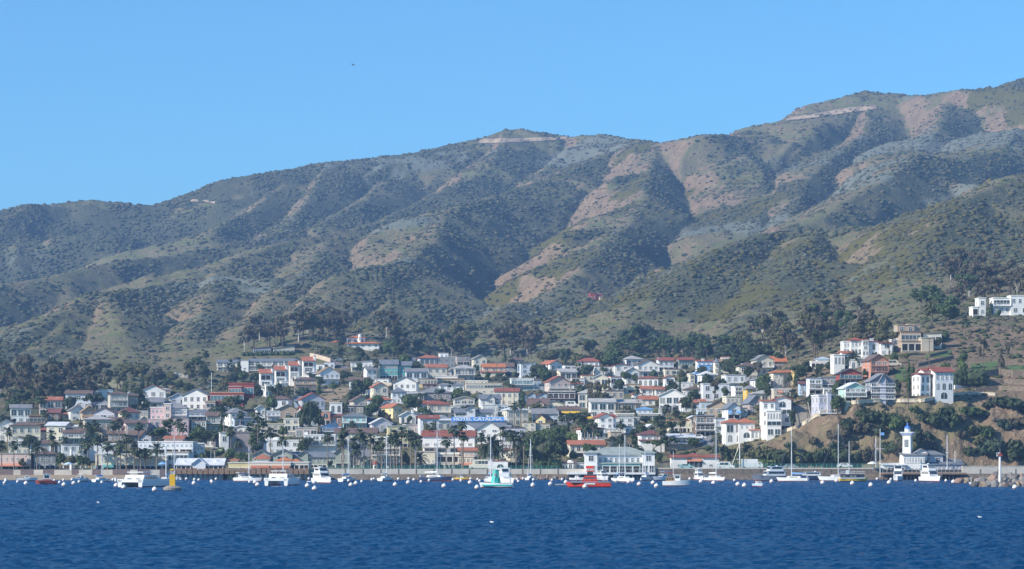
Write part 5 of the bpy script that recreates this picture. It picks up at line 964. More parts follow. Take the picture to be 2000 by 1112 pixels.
# harbour club deck on piles, lighthouse club deck on piles
for lab, a, b, Y0, dep in [("timber deck on dark piles under the harbour club", 1108, 1280, 767, 16), ("timber deck on dark piles under the lighthouse club", 1724, 1888, 768, 14)]:
    o = thing("deck", (wx(a, Y0), Y0, 0), lab, "deck"); L_ = wx(b, Y0)-wx(a, Y0)
    MB().box(0, L_, 0, dep, 1.45, 1.95).build("platform", sm('white') if a < 1500 else PLANK, o); MB().box(0, L_, dep*.6, dep*.6+.3, -3, 1.44).build("bulkhead", PILE, o)
    for i in range(22): MB().tube((0,0,-3), (0,0,1.44), .2, .18, 6).build("pile", PILE, o, (.4+(L_-.8)*i/21, .6, 0))
    railing_mb(L_, 0.05, 1.95, 0, 1.1, 1.2).build("railing", sm('white'), o, (L_/2, 0, 0))
# cliff-top walk: cream balustrade stepping up the cliff edge
def along(pts, n=6, lift=0):
    out = []
    for (x0, y0), (x1, y1) in zip(pts, pts[1:]):
        for i in range(n): t = i/n; out.append((x0+(x1-x0)*t, y0+(y1-y0)*t))
    out.append(pts[-1]); r = []
    for x, y in out: X, Y, Z = hit(x, y); r.append((X, Y, Z+lift))
    return r
CREAMW = mat("cream_wall_plaster", (.66,.57,.42), .9, .12, .5)
def edge_wall(label, pts, hgt, m, back=-.4, **k):
    g = []
    for x, y, z in along(pts):
        X, Y = x, y+back; g.append((X*(Y/y), Y, CAMZ-( (HY-(z-CAMZ)*F/y) -HY)*Y/F))
    return wall_run(label, g, hgt, .5, m, dn=.35, **k)
edge_wall("cream balustrade wall climbing the cliff edge below the villas", [(1490,857),(1520,848),(1550,838),(1572,828),(1590,815),(1612,805),(1640,798),(1660,788),(1676,787)], .6, CREAMW, name='balustrade_wall', cap=CREAMW)
edge_wall("cream parapet along the level cliff road under the houses", [(1676,787),(1710,784),(1760,784),(1800,784),(1835,777),(1870,772),(1900,770),(1944,772)], .55, CREAMW, name='parapet_wall', cap=CREAMW)
edge_wall("lower white retaining wall beside the cliff house", [(1864,760),(1880,757),(1898,754)], 1.2, wallm('white'), name='retaining_wall')
edge_wall("rough stone garden wall under the upper right lawn", [(1918,738),(1950,734),(1980,736),(2010,736)], 2.2, STONEW, name='garden_wall')
edge_wall("rough stone garden wall in the middle of the right terraces", [(1916,752),(1960,750),(2010,752)], 1.6, STONEW, name='garden_wall')
edge_wall("low stone garden wall at the foot of the right terraces", [(1905,766),(1950,762),(2010,764)], 1.4, STONEW, name='garden_wall')
edge_wall("pale garden wall below the tan modern house", [(1815,698),(1835,693),(1850,690)], 1.0, STONEW, name='garden_wall')
edge_wall("long hedge-side wall slanting below the tan modern house", [(1792,716),(1820,709),(1862,700)], 1.0, STONEW, name='garden_wall')
edge_wall("white slanting wall of the road to the hilltop mansion", [(606,697),(620,700),(634,704),(646,708)], 1.8, mat("cream_road_wall", (.62,.50,.38), .9, .1, .4), name='road_wall')
edge_wall("pale retaining wall below the big teal house", [(749,756),(765,758),(790,756)], 2.2, CREAMW, name='retaining_wall')
# hedges and lawns on the terraces
def patch(nm, pts, m, lift=.25):
    v = [hit(x, y) for x, y in pts]; mb = MB(); mb.add([(a, b, c+lift) for a, b, c in v], [tuple(range(len(v)))[::-1]]); return mb
def ribbon(nm, rows, m, lift=.12, n=10):
    mb = MB(); top, bot = rows
    P_ = lambda r, t: (np.interp(t, np.linspace(0, 1, len(r)), [p[0] for p in r]), np.interp(t, np.linspace(0, 1, len(r)), [p[1] for p in r]))
    V_ = []; 
    for i in range(n+1):
        for j in range(5):
            a, b = P_(bot, i/n), P_(top, i/n); X, Y, Z = hit(a[0]+(b[0]-a[0])*j/4, a[1]+(b[1]-a[1])*j/4); V_.append((X, Y, ground(X, Y)+lift))
    mb.add(V_, [(i*5+j, i*5+j+5, i*5+j+6, i*5+j+1) for i in range(n) for j in range(4)]); return struct(mb.build(nm, m))
LAWN = mat("lawn_grass", (.10,.16,.045), .95, .25, .5); PATH = mat("street_asphalt_grey", (.20,.20,.21), .95, .15, .3); DIRT = mat("dry_bank_earth", (.34,.25,.15), .95, .25, .5)
ribbon("lawn", ([(1895,712),(1950,706)], [(1900,728),(1945,726)]), LAWN); ribbon("lawn", ([(1960,716),(2020,714)], [(1945,734),(2020,736)]), LAWN)
ribbon("lawn", ([(1812,690),(1858,684)], [(1806,700),(1858,696)]), LAWN); ribbon("lawn", ([(1748,726),(1768,716)], [(1748,744),(1772,740)]), LAWN)
ribbon("road", ([(1373,850),(1390,850)], [(1371,872),(1395,872)]), PATH, .15); ribbon("road", ([(632,702),(640,700)], [(668,722),(690,720)]), mat("street_mauve_grey", (.22,.19,.19), .95, .15, .3), .15)
ribbon("bank", ([(640,758),(690,758)], [(606,784),(660,788)]), DIRT, .1); ribbon("bank", ([(130,744),(236,744)], [(138,758),(250,762)]), mat("dry_grass_bank", (.30,.27,.15), .95, .2, .4), .3)
for i, (x0, y0, x1, y1) in enumerate([(1898,742,1918,734),(1848,720,1868,716)]): pass
hd = MB(); v = along([(1868,736),(1890,733),(1914,731)], 4)
def hedge(label, pts, hgt, dep, lf='dark'):
    g = along(pts, 5); q = Vector(g[0]); r = np.random.RandomState(len(label)); cl = []
    for x, y, z in g:
        for s in range(3): cl.append((x-q.x+r.normal()*.5, y-q.y+dep*s/2, z-q.z+hgt*.5, hgt*.62))
    o = put("hedge", leaf_cloud(len(label), 90*len(g), cl, .4).mesh("hedge", LEAF[lf]), None, tuple(q)); tag(o, label, "hedge"); return o
hedge("big clipped dark hedge right of the white cliff house", [(1866,758),(1885,757),(1914,756)], 5.5, 6); hedge("long dark hedge climbing beside the tan modern house", [(1800,682),(1820,674),(1848,664)], 3.0, 3)
hedge("green hedge on the terrace above the long curved hotel", [(478,696),(520,695),(572,694)], 1.8, 2, 'mid'); hedge("clipped hedge along the seafront left of the gatehouse", [(1000,917),(1022,917)], 1.8, 1, 'dark'); hedge("leafy bank hedge below the park trees at the railing", [(1052,917),(1092,916)], 2.6, 2, 'mid')
CUT = mat("road_cut_rock", (.42,.32,.22), .95, .3, .15)
for top, bot in [([(936,272),(985,272),(1050,270),(1108,268)], [(936,281),(985,280),(1050,277),(1108,273)]), ([(1536,232),(1600,222),(1660,211),(1712,208)], [(1536,237),(1600,230),(1660,221),(1712,214)]), ([(372,390),(400,392),(420,395)], [(372,395),(400,396),(420,399)])]: ribbon("road_cut", (top, bot), CUT, .7, 24)
# steep stairway between the villas
o = thing("stairway", hit(1568, 838), "steep concrete stairway climbing between white villa and lavender house", "stairs"); q = Vector(o.location); st = MB()
for i in range(16):
    t = i/15; X, Y, Z = P(1571-9*t, 832-40*t, q.y+4+16*t); st.box(X-q.x-2.2, X-q.x+2.2, Y-q.y, Y-q.y+1.3, Z-q.z-3, Z-q.z)
st.build("steps", mat("weathered_concrete", (.38,.34,.29), .95, .2, .7), o)
for s in (-2.5, 2.5):
    rb = MB(); 
    for i in range(15):
        t = i/15; t2 = (i+1)/15; a = P(1571-9*t, 832-40*t, q.y+4+16*t); b = P(1571-9*t2, 832-40*t2, q.y+4+16*t2); rb.tube((a[0]-q.x+s, a[1]-q.y, a[2]-q.z+1), (b[0]-q.x+s, b[1]-q.y, b[2]-q.z+1), .16, .16, 5); rb.tube((a[0]-q.x+s, a[1]-q.y, a[2]-q.z-1), (a[0]-q.x+s, a[1]-q.y, a[2]-q.z+1), .1, .1, 4)
    rb.build("handrail", _M["weathered_concrete"], o)
# poles
def pole(kind, px, pt, pb, label, r=.12, Y=None):
    X, Y_, Z = hit(px, pb) if not Y else P(px, pb, Y); H = (pb-pt)*Y_/F
    o = thing({'u': 'utility_pole', 'l': 'street_lamp', 'f': 'flagpole', 'p': 'post'}[kind], (X, Y_, Z), None, {'u': 'utility pole', 'l': 'street lamp', 'f': 'flagpole', 'p': 'post'}[kind]); o["label"] = label
    pm = {'u': BARK, 'l': METAL, 'f': sm('white'), 'p': sm('white')}[kind]
    MB().tube((0,0,-1), (0,0,H), r, r*.75, 6).build("pole", pm, o)
    if kind == 'u':
        for k in range(2): MB().box(-1.1, 1.1, -.06, .06, H-.5-k*.9, H-.36-k*.9).build("crossarm", BARK, o)
    if kind == 'l':
        MB().tube((0,0,H-.1), (1.6,0,H+.15), .06, .05, 5).build("arm", METAL, o); MB().box(1.2, 2.1, -.18, .18, H+.08, H+.24).build("lamp_head", sm('white'), o)
    return o
for kind, px, pt, pb, lab, r in [('u',1079,722,760,"utility pole with crossarms in the upper middle of town",.16),('u',1088,729,765,"shorter utility pole beside the red bungalow",.14),('u',1004,735,800,"tall utility pole left of the curved-front house",.16),('u',1031,764,812,"dark utility pole in front of the chalet",.14),('u',767,548,592,"lone utility pole on the ridge above town",.22),('u',1203,784,806,"utility pole left of the long eaves",.13),('u',1247,782,806,"utility pole above the long white-eaved building",.13),('u',983,745,800,"utility pole at the right end of cream motel",.13),
   ('u',1333,680,706,"pole with white box above the sage house",.12),('u',1427,676,700,"antenna pole behind the slate turrets",.12),('u',158,786,806,"thin pole behind the white gabled house",.12),('u',615,672,702,"utility pole at the top of the slanting road",.15),('u',723,682,704,"pole below the hilltop mansion",.12),('u',922,676,696,"white snag pole in the middle eucalyptus wood",.14),('u',1599,525,536,"small pole on the right ridge",.2),
   ('l',668,702,722,"street lamp on the slanting road by the pale gabled house",.1),('l',735,778,806,"street lamp in front of the yellow narrow house",.1),('l',419,880,918,"street lamp with twin heads behind the pier cafe",.12),('l',412,876,912,"street lamp left of the twin-headed lamp",.12),('l',812,862,921,"street lamp in front of the white seafront mansion",.14),('l',1388,800,850,"street lamp at the top of the ramp",.12),('l',1430,900,918,"street lamp on harbour road under the date palms",.1),
   ('f',413,728,768,"tall white flagpole at the red modern house",.14),('p',139,882,922,"thick white post on the promenade above the beach",.55),('u',1568,760,800,"slim white pole beside the stairway",.12),('u',1577,792,822,"short white pole right of the stairway",.12),('u',1774,765,800,"dark pole at the left of the cliff house garden",.15),('u',1815,660,716,"tall pole below the tan modern house",.14)]: pole(kind, px, pt, pb, lab, r)
o = pole('f', 1719, 838, 926, "tall white yard-armed flagpole on the lighthouse club deck", .11, Y=769)
MB().tube((-1.3,0,7.3), (1.3,0,7.3), .08, .08, 5).build("yardarm", sm('white'), o); MB().box(.15, 1.2, -.02, .02, 11.3, 12.1).build("flag", sm('blue'), o)
# vehicles
def vehicle(kind, px, pb, label, col, Y=None, rz=0):
    X, Y_, Z = hit(px, pb) if not Y else P(px, pb, Y); o = thing(kind, (X, Y_, Z), label, kind.replace('_', ' '), rz=rz)
    L, H = {'car': (4.4,1.45), 'van': (5.2,2.2), 'truck': (6.2,2.9), 'bus': (8.5,2.9)}[kind]; h = .9
    prof = {'car': [(-L/2,.3),(L/2,.3),(L/2,.75),(L/2-.9,.9),(L/2-1.5,H),(-L/2+1.1,H),(-L/2+.2,.95),(-L/2,.8)], 'van': [(-L/2,.3),(L/2,.3),(L/2,1.0),(L/2-.9,1.2),(L/2-1.5,H),(-L/2,H)], 'truck': [(-L/2,.4),(L/2,.4),(L/2,1.2),(L/2-.5,2.0),(L/2-1.5,2.1),(L/2-1.5,H),(-L/2,H)], 'bus': [(-L/2,.4),(L/2,.4),(L/2,1.4),(L/2-.9,1.5),(L/2-1.1,H),(-L/2,H)]}[kind]
    MB().prism(prof, -h, h).build("body", mat("car_paint_"+col, COL[col], .25, .03, .5, spec=.6), o)
    n = {'car': 2, 'van': 2, 'truck': 1, 'bus': 6}[kind]; z0, z1 = {'car': (.95,1.35), 'van': (1.25,1.9), 'truck': (1.3,1.9), 'bus': (1.6,2.5)}[kind]
    for s in (-1, 1):
        for i in range(n):
            a = (-L/2+.9)+(L-2.6)*i/n if kind != 'truck' else L/2-1.35; b = a+(L-2.6)/n-.12 if kind != 'truck' else L/2-.6
            MB().box(a, b, s*h-.02, s*h+.02, z0, z1).build("window", GLASS, o)
        for xx in (-L/2+.9, L/2-.95): MB().tube((xx, s*h-.2*s, .33), (xx, s*h+.03*s, .33), .33, .33, 10).build("wheel", mat("tyre_rubber", (.02,.02,.02), .9, .1, 2), o)
    return o
vehicle('bus', 944, 917, "small cream tour bus parked left of the white gatehouse", 'cream', 780, math.pi); vehicle('van', 1417, 916.5, "white van parked on the harbour road near the bathhouse", 'white', 778); vehicle('truck', 1469, 916, "white box truck parked on the harbour road under the palms", 'white', 778)
vehicle('car', 1341, 916, "teal car parked in front of the low bathhouse", 'turq', 778); vehicle('car', 1366, 858, "white car parked beside the steep street ramp, upper one", 'white'); vehicle('car', 1369, 866, "white car parked beside the steep street ramp, lower one", 'white')
vehicle('car', 663, 706, "dark grey car on the road below the hilltop mansion", 'slate'); vehicle('van', 733, 756, "white van in the lane beside the slope trees", 'white'); vehicle('car', 1545, 916, "silver car on the harbour road beside the stone hut", 'grey', 778)
vehicle('van', 1117, 795, "white van with pale blue cover beside the dark motel", 'white'); vehicle('van', 1745, 716, "tan van parked under the tan modern house", 'beige'); vehicle('car', 1650, 914, "white car on the harbour road behind the tall masts", 'white', 779)
# people on the promenade: each one continuous skinned figure, coloured by cloth and skin
SKIN = mat("skin", (.50,.32,.24), .7, .05, 3); HAIRM = mat("dark_hair", (.05,.035,.025), .8, .1, 3)
def person(px, pb, shirt, pants, label, Y, rz):
    X, Y_, Z = P(px, pb, Y); b = bmesh.new(); sl_ = b.verts.layers.skin.verify()
    J = [(0,0,.92,.15),(0,0,1.2,.145),(0,.01,1.42,.12),(0,0,1.52,.06),(0,-.02,1.64,.10),(0,-.01,1.72,.085), (-.09,0,.86,.10),(-.1,.04,.48,.065),(-.1,.0,.08,.045),(-.1,-.13,.04,.04), (.09,0,.86,.10),(.12,-.05,.48,.065),(.12,-.02,.08,.045),(.12,-.15,.04,.04), (-.19,0,1.40,.06),(-.25,.03,1.12,.045),(-.24,-.06,.86,.035),(-.24,-.08,.76,.03), (.19,0,1.40,.06),(.25,.03,1.12,.045),(.24,-.10,.88,.035),(.24,-.13,.79,.03)]
    vs = [b.verts.new(j[:3]) for j in J]
    for v, j in zip(vs, J): v[sl_].radius = (j[3], j[3])
    vs[0][sl_].use_root = True
    for a, c in [(0,1),(1,2),(2,3),(3,4),(4,5),(0,6),(6,7),(7,8),(8,9),(0,10),(10,11),(11,12),(12,13),(2,14),(14,15),(15,16),(16,17),(2,18),(18,19),(19,20),(20,21)]: b.edges.new((vs[a], vs[c]))
    me = bpy.data.meshes.new("skeleton"); b.to_mesh(me); b.free(); t_ = bpy.data.objects.new("figure", me); C.objects.link(t_); t_.modifiers.new("s", 'SKIN'); t_.modifiers.new("d", 'SUBSURF').levels = 1
    dg = bpy.context.evaluated_depsgraph_get(); dg.update(); fm = bpy.data.meshes.new_from_object(t_.evaluated_get(dg)); bpy.data.objects.remove(t_)
    fm.materials.clear(); [fm.materials.append(m) for m in (sm(shirt, .9), sm(pants, .9), SKIN, HAIRM)]
    for p in fm.polygons:
        c = p.center; p.material_index = 3 if c.z > 1.66 and c.y > -.06 else 2 if c.z > 1.47 or (abs(c.x) > .2 and c.z < 1.16) else 0 if c.z > .93 else 1; p.use_smooth = True
    o = put("person", fm, None, (X, Y_, Z), rz); tag(o, label, "person", "people strolling on the promenade"); return o
for i, (px, sh, pn, lab) in enumerate([(118,'salmon','dark',"person in salmon shirt leftmost on the promenade above the beach"),(124,'white','navy',"person in white shirt and navy trousers under the promenade tree"),(131,'red','grey',"person in red shirt left of the thick white post"),(145,'grey','dark',"person in grey shirt just right of the thick white post"),(157,'sky','beige',"person in pale blue shirt and beige trousers on the promenade"),(161,'navy','white',"person in navy shirt and white trousers on the promenade"),(168,'turq','dark',"person in turquoise shirt on the promenade"),(173,'gold','navy',"person in yellow shirt on the promenade"),(179,'white','white',"person all in white near the teal awning"),(184,'teal','beige',"person in teal shirt and beige trousers near the teal awning"),(189,'pink','navy',"person in pink shirt near the teal awning"),
    (691,'lav','dark',"person in lavender shirt on the central promenade"),(758,'white','dark',"person in white shirt among the central palms"),(868,'sky','white',"person in pale blue shirt in front of the seafront mansion"),(884,'white','grey',"person in white shirt and grey trousers before the mansion")]):
    person(px, 920.5, sh, pn, lab, 777.5, rnd.uniform(-1.5, 1.5))
def parasol(px, pb, c, label, Y=780):
    X, Y_, Z = P(px, pb, Y); o = thing("parasol", (X, Y_, Z), label, "parasol"); MB().tube((0,0,-.4), (0,0,2.5), .04, .04, 5).build("pole", METAL, o); MB().lathe([(1.5,1.9),(1.5,1.98),(.7,2.45),(.03,2.65)], 8).build("canopy", sm(c, .8), o)
parasol(134, 920, 'sky', "pale blue parasol on the promenade left of the white post"); parasol(318, 920, 'blue', "blue parasol behind the power catamaran"); parasol(1704, 919, 'white', "white parasol on the lighthouse club deck", 771)
# small red-roofed kiosk on the central promenade
o = thing("kiosk", P(733, 921, 776.8), "tiny cream kiosk with red cone roof at the central railing", "kiosk"); MB().lathe([(.7,-.3),(.7,2.1)], 8).build("wall", wallm('cream'), o); MB().lathe([(1.05,2.1),(1.05,2.2),(.3,3.0),(.02,3.3)], 8).build("roof", roofm('redr'), o); MB().box(-.3, .3, -.74, -.66, .9, 1.7).build("window", GLASS, o)
# breakwater boulders and the channel marker
r = np.random.RandomState(5); BO = [mat("boulder_"+n, c, .95, .35, .5, bump=1) for n, c in (("grey", (.26,.24,.22)), ("tan", (.36,.28,.20)), ("dark", (.15,.145,.14)), ("rust", (.33,.22,.17)))]
bms = []
for v in range(8):
    b = bmesh.new(); bmesh.ops.create_icosphere(b, subdivisions=2, radius=1); pl = [(Vector(r.normal(size=3)).normalized(), r.uniform(.55, .85)) for _ in range(9)]
    for vt in b.verts:
        for n, d in pl:
            e = vt.co.dot(n)-d
            if e > 0: vt.co -= n*e
    me = bpy.data.meshes.new("boulder"); b.to_mesh(me); b.free(); bms.append(me)
nb = 0
for row, (y, n, x0, s) in enumerate([(949, 17, 1902, 1.25), (944, 15, 1916, 1.2), (938, 14, 1928, 1.15), (933, 12, 1938, 1.1), (935, 22, 1872, .8)]):
    for i in range(n):
        px = x0+(2030-x0)*(i+r.uniform(.2,.8))/n if row < 4 else 1872+55*(i/n); X, Y, Z = at_water(px, 950) ; Y += row*2.2 if row < 4 else 70
        if row == 4: X = (px-CX)/F*Y
        else: X = (px-CX)/F*Y
        z = CAMZ-(y-HY)*Y/F if row < 4 else .5; ms = bms[r.randint(8)].copy(); ms.materials.append(BO[r.randint(4)])
        o = put("boulder", ms, None, (X, Y, z)); k = s*r.uniform(.8, 1.35); o.scale = (k*1.2, k, k*.85); o.rotation_euler = tuple(r.uniform(0, 6, 3)); nb += 1
        tag(o, None, "boulder", "boulders of the breakwater"); o["label"] = "rough grey-brown boulder piled in the breakwater at right edge" if row < 4 else "small tan boulder on the shore behind the breakwater"
        if row == 4: o["group"] = "boulders along the shore"
for i in range(34):
    px = 985+(1135-985)*(i+r.uniform(0, .9))/34; Y = 770.8+r.uniform(-.6, .6); ms = bms[r.randint(8)].copy(); ms.materials.append(BO[r.randint(4)]); o = put("boulder", ms, None, ((px-CX)/F*Y, Y, r.uniform(-.1, .5))); k = r.uniform(.4, .8); o.scale = (k*1.3, k, k*.8); o.rotation_euler = tuple(r.uniform(0, 6, 3))
    tag(o, "small brown boulder lying at the foot of the central seawall", "boulder", "boulders at the foot of the central seawall")
o = thing("channel_marker", P(1953, 925, 615), "white channel marker post with red triangle and number board on the breakwater", "marker"); mm = 615/F
MB().tube((0,0,-2), (0,0,36*mm), .32, .28, 10).build("post", sm('white'), o); MB().prism([(-.62,34*mm),(.62,34*mm),(0,42*mm)], -.42, -.34).build("red_triangle", sm('red'), o)
MB().box(-.85, .1, -.3, -.25, 33.5*mm, 41*mm).build("board", sm('white'), o); letters("3", .75, o, (-.62, -.33, 38*mm), sm('dark')); MB().tube((0,0,36*mm), (0,0,48*mm), .05, .04, 5).build("mast", METAL, o)
# ================================================================ boats
def hull_mb(L, B, H, col=None, fine=.55, sheer=.35, transom=.8, flat=False):
    m = MB(); ns = 12; rows = []
    for i in range(ns+1):
        t = i/ns; x = -L/2+L*t; b = B/2*(transom+(1-transom)*min(1, t/.35)) if t < .35 else B/2*(1-((t-.35)/.65)**2.2*(1 if not flat else .55)); z = H*(1+sheer*max(0, t-.2)**1.6); x2 = x+(.06*L*t*t)
        rows.append([(x, 0, -.45*(1-t**4)), (x, b*.62, -.32), (x, b*.92, .12), (x2, b, z), (x2, -b, z), (x, -b*.92, .12), (x, -b*.62, -.32)])
    vs = [p for r_ in rows for p in r_]; n = 7; fs = []; mi = []
    for i in range(ns):
        for j in range(n):
            a, b = i*n+j, i*n+(j+1) % n; fs.append((a, a+n, b+n, b))
    o = len(m.v); m.add(vs, fs+[tuple(range(n)), tuple(ns*n+k for k in range(n))[::-1]])
    m.m = [1 if f[0] % n == 3 and len(f) == 4 else 2 if len(f) == 4 and f[0] % n in (0, 1, 5, 6) else 0 for f in m.f]; return m
HW = mat("hull_white", (.82,.81,.78), .25, .04, .6, spec=.5)
def hullm(c): return HW if c == 'white' else mat("hull_"+c, COL[c], .3, .06, .6, spec=.5)
BOT = mat("antifouling_red", (.25,.05,.04), .7, .2, 1); DECK = mat("boat_deck", (.66,.63,.56), .6, .1, 1)
def hull(o, L, B, H, c='white', **k): return hull_mb(L, B, H, **k).build("hull", [hullm(c), DECK, k.get('bot') or BOT], o)
def boat(nm, cat, label, px, pw, rz): X, Y, Z = at_water(px, pw); o = thing(nm, (X, Y, 0), label, cat, rz=R(rz)); anchor(label, px, pw-6, 'b'); return o, Y/F
ALU = mat("mast_aluminium", (.78,.78,.76), .4, .05, 1, metal=.0)
def sailboat(label, px, pw, mtop, L=9, rz=-70, c='white', cover='blue', mx=.05, mizzen=None, r=.13):
    o, m = boat("sailboat", "sailboat", label, px, pw, rz); B = L*.3; hull(o, L, B, L*.1, c); H = L*.1
    MB().prism([(-L*.28,H*.9),(L*.22,H*1.05),(L*.16,H*1.65),(-L*.24,H*1.6)], -B*.28, B*.28).build("cabin", hullm('white'), o)
    for s in (-1, 1): MB().box(-L*.18, L*.10, s*B*.28-.02, s*B*.28+.02, H*1.2, H*1.42).build("window", GLASS, o)
    mh = (pw-mtop)*m; MB().tube((L*mx,0,H), (L*mx,0,mh), r, r*.8, 7).build("mast", ALU, o)
    MB().tube((L*mx,-mh*.05,mh*.6), (L*mx,mh*.05,mh*.6), .05, .05, 4).build("spreader", ALU, o)
    MB().tube((L*mx,0,H*2.3), (L*mx-L*.42,0,H*2.35), .09, .08, 6).build("boom", ALU, o); MB().tube((L*mx-.1,0,H*2.5), (L*mx-L*.40,0,H*2.45), .26, .16, 7).build("sail_cover", sm(cover, .8), o)
    st = MB()
    for q in ((L*.52,0,H*1.3), (-L*.48,0,H), (L*mx,B*.46,H), (L*mx,-B*.46,H)): st.tube((L*mx,0,mh*.97), q, .022, .022, 3)
    st.build("rigging", METAL, o)
    if mizzen: MB().tube((-L*.32,0,H), (-L*.32,0,(pw-mizzen)*m), r*.85, r*.7, 7).build("mizzen_mast", ALU, o)
    MB().box(-L*.49, -L*.46, -B*.3, B*.3, H, H+.7).build("stern_rail", METAL, o) if L > 8 else None
    return o
def yacht(label, px, pw, top, L=11, rz=-105, c='white', levels=2, canvas='white'):
    o, m = boat("motor_yacht", "motor yacht", label, px, pw, rz); B = L*.32; H = L*.125; hull(o, L, B, H, c); TH = (pw-top)*m; z = H*1.05; hh = (TH-H)/(levels+.35); w = B*.42; a, b = -L*.36, L*.2
    for k in range(levels):
        MB().prism([(a,z),(b,z),(b-hh*.55,z+hh*.92),(a+.1,z+hh*.92)], -w, w).build("cabin", hullm('white'), o)
        for s in (-1, 1): MB().prism([(a+.5,z+hh*.42),(b-.5-hh*.2,z+hh*.42),(b-.6-hh*.4,z+hh*.78),(a+.5,z+hh*.78)], s*w-.025, s*w+.025).build("window", GLASS, o)
        q = MB(); q.add([(b-hh*.22,-w*.85,z+hh*.38),(b-hh*.22,w*.85,z+hh*.38),(b-hh*.45,w*.85,z+hh*.8),(b-hh*.45,-w*.85,z+hh*.8),(b-hh*.22+.05,-w*.85,z+hh*.38),(b-hh*.22+.05,w*.85,z+hh*.38),(b-hh*.45+.05,w*.85,z+hh*.8),(b-hh*.45+.05,-w*.85,z+hh*.8)], [(0,1,2,3),(4,7,6,5)]); q.build("windscreen", GLASS, o)
        MB().box(a-.5, b-hh*.3, -w-.15, w+.15, z+hh*.925, z+hh*.925+.1).build("roof_deck", hullm('white'), o); z += hh; a += L*.05; b -= L*.1; w *= .86
    for s in (-1, 1): MB().tube((a+.5,s*w*.8,z), (a+.5,s*w*.8,z+hh*.35), .03, .03, 4).tube((b-.2,s*w*.8,z), (b-.2,s*w*.8,z+hh*.35), .03, .03, 4).build("canopy_post", METAL, o) if 0 else None
    MB().lathe([(.35,0),(.35,.16),(.05,.26)], 10, (a+1, 0, z)).build("radar", hullm('white'), o); MB().tube((a+1.6,0,z-.1), (a+1.6,0,z+1.6), .03, .02, 4).build("antenna", METAL, o)
    railing_mb(L*.45, -B*.38, H*1.12, 0, .6, .9).build("bow_rail", METAL, o, (L*.22, 0, 0)); railing_mb(L*.45, B*.38, H*1.12, 0, .6, .9).build("bow_rail", METAL, o, (L*.22, 0, 0))
    return o
def motorboat(label, px, pw, L=6, rz=-100, c='white', top=0, canvas=None, dark=None):
    o, m = boat("motorboat", "motorboat", label, px, pw, rz); B = L*.36; H = L*.13; hull(o, L, B, H, c)
    MB().prism([(-L*.1,H),(L*.2,H*1.1),(L*.08,H*1.9),(-L*.08,H*1.95)], -B*.36, B*.36).build("cabin", hullm('white'), o)
    for s in (-1, 1): MB().box(-L*.05, L*.09, s*B*.36-.02, s*B*.36+.02, H*1.3, H*1.7).build("window", GLASS, o)
    MB().add([(L*.185,-B*.3,H*1.25),(L*.185,B*.3,H*1.25),(L*.115,B*.3,H*1.78),(L*.115,-B*.3,H*1.78)], [(0,1,2,3)]).build("windscreen", GLASS, o)
    if top: MB().box(-L*.3, L*.08, -B*.4, B*.4, H*2.6, H*2.7).build("hardtop", sm(canvas or 'white', .7), o); [MB().tube((xx, s*B*.36, H*.9), (xx, s*B*.36, H*2.6), .03, .03, 4).build("top_post", METAL, o) for xx in (-L*.28, L*.05) for s in (-1, 1)]
    MB().box(-L*.53, -L*.46, -.18, .18, -.1, H*1.25).build("outboard", sm('dark'), o); return o
def dinghy(label, px, pw, L=3, rz=0, c='grey'):
    o, m = boat("dinghy", "dinghy", label, px, pw, rz); q = MB()
    for s in (-1, 1): q.tube((-L/2,s*L*.2,.22), (L*.25,s*L*.2,.24), .2, .2, 8); q.tube((L*.25,s*L*.2,.24), (L*.5,0,.32), .2, .17, 8)
    q.build("tube", hullm(c), o); MB().box(-L*.45, L*.3, -L*.17, L*.17, .08, .14).build("floor", DECK, o); MB().box(-L*.6, -L*.5, -.12, .12, 0, .7).build("outboard", sm('dark'), o); return o
def catamaran(label, px, pw, top, L=13, B=7, rz=100, mast=None):
    o, m = boat("catamaran", "catamaran", label, px, pw, rz); TH = (pw-top)*m
    for s in (-1, 1): hull_mb(L, B*.22, 1.5, transom=.7).build("hull", [HW, DECK, BOT], o, (0, s*B*.39, 0))
    MB().prism([(-L*.5,1.0),(L*.3,1.1),(L*.34,1.7),(-L*.5,1.7)], -B*.49, B*.49).build("bridge_deck", HW, o); h = TH*.92
    MB().prism([(-L*.38,1.71),(L*.22,1.71),(L*.06,h*.78),(-L*.34,h*.78)], -B*.36, B*.36).build("cabin", HW, o)
    for s in (-1, 1): MB().prism([(-L*.3,h*.52),(L*.08,h*.52),(L*.04,h*.68),(-L*.3,h*.68)], s*B*.36-.03, s*B*.36+.03).build("window", GLASS, o)
    for s in (-1, 1): MB().box(-L*.39, -L*.375, s*B*.17-.5, s*B*.17+.5, h*.42, h*.56).build("stern_window", GLASS, o)
    MB().add([(L*.165,-B*.3,h*.48),(L*.165,B*.3,h*.48),(L*.10,B*.3,h*.7),(L*.10,-B*.3,h*.7)], [(0,1,2,3)]).build("windscreen", GLASS, o)
    MB().box(-L*.34, L*.0, -B*.3, B*.3, h*.95, h).build("hardtop", HW, o); [MB().tube((xx, s*B*.26, h*.77), (xx, s*B*.26, h*.95), .05, .05, 5).build("top_post", HW, o) for xx in (-L*.3, -L*.03) for s in (-1, 1)]
    railing_mb(L*.7, -B*.48, 1.7, 0, .8, 1.2).build("side_rail", METAL, o); railing_mb(L*.7, B*.48, 1.7, 0, .8, 1.2).build("side_rail", METAL, o)
    if mast: MB().tube((0,0,h*.78), (0,0,(pw-mast)*m), .12, .09, 7).build("mast", ALU, o); MB().tube((0,0,h), (-L*.4,0,h), .14, .12, 6).build("boom", sm('white'), o)
    else: MB().tube((-L*.2,.5,h), (-L*.2,.5,h+1.4), .03, .02, 4).build("antenna", METAL, o)
    return o
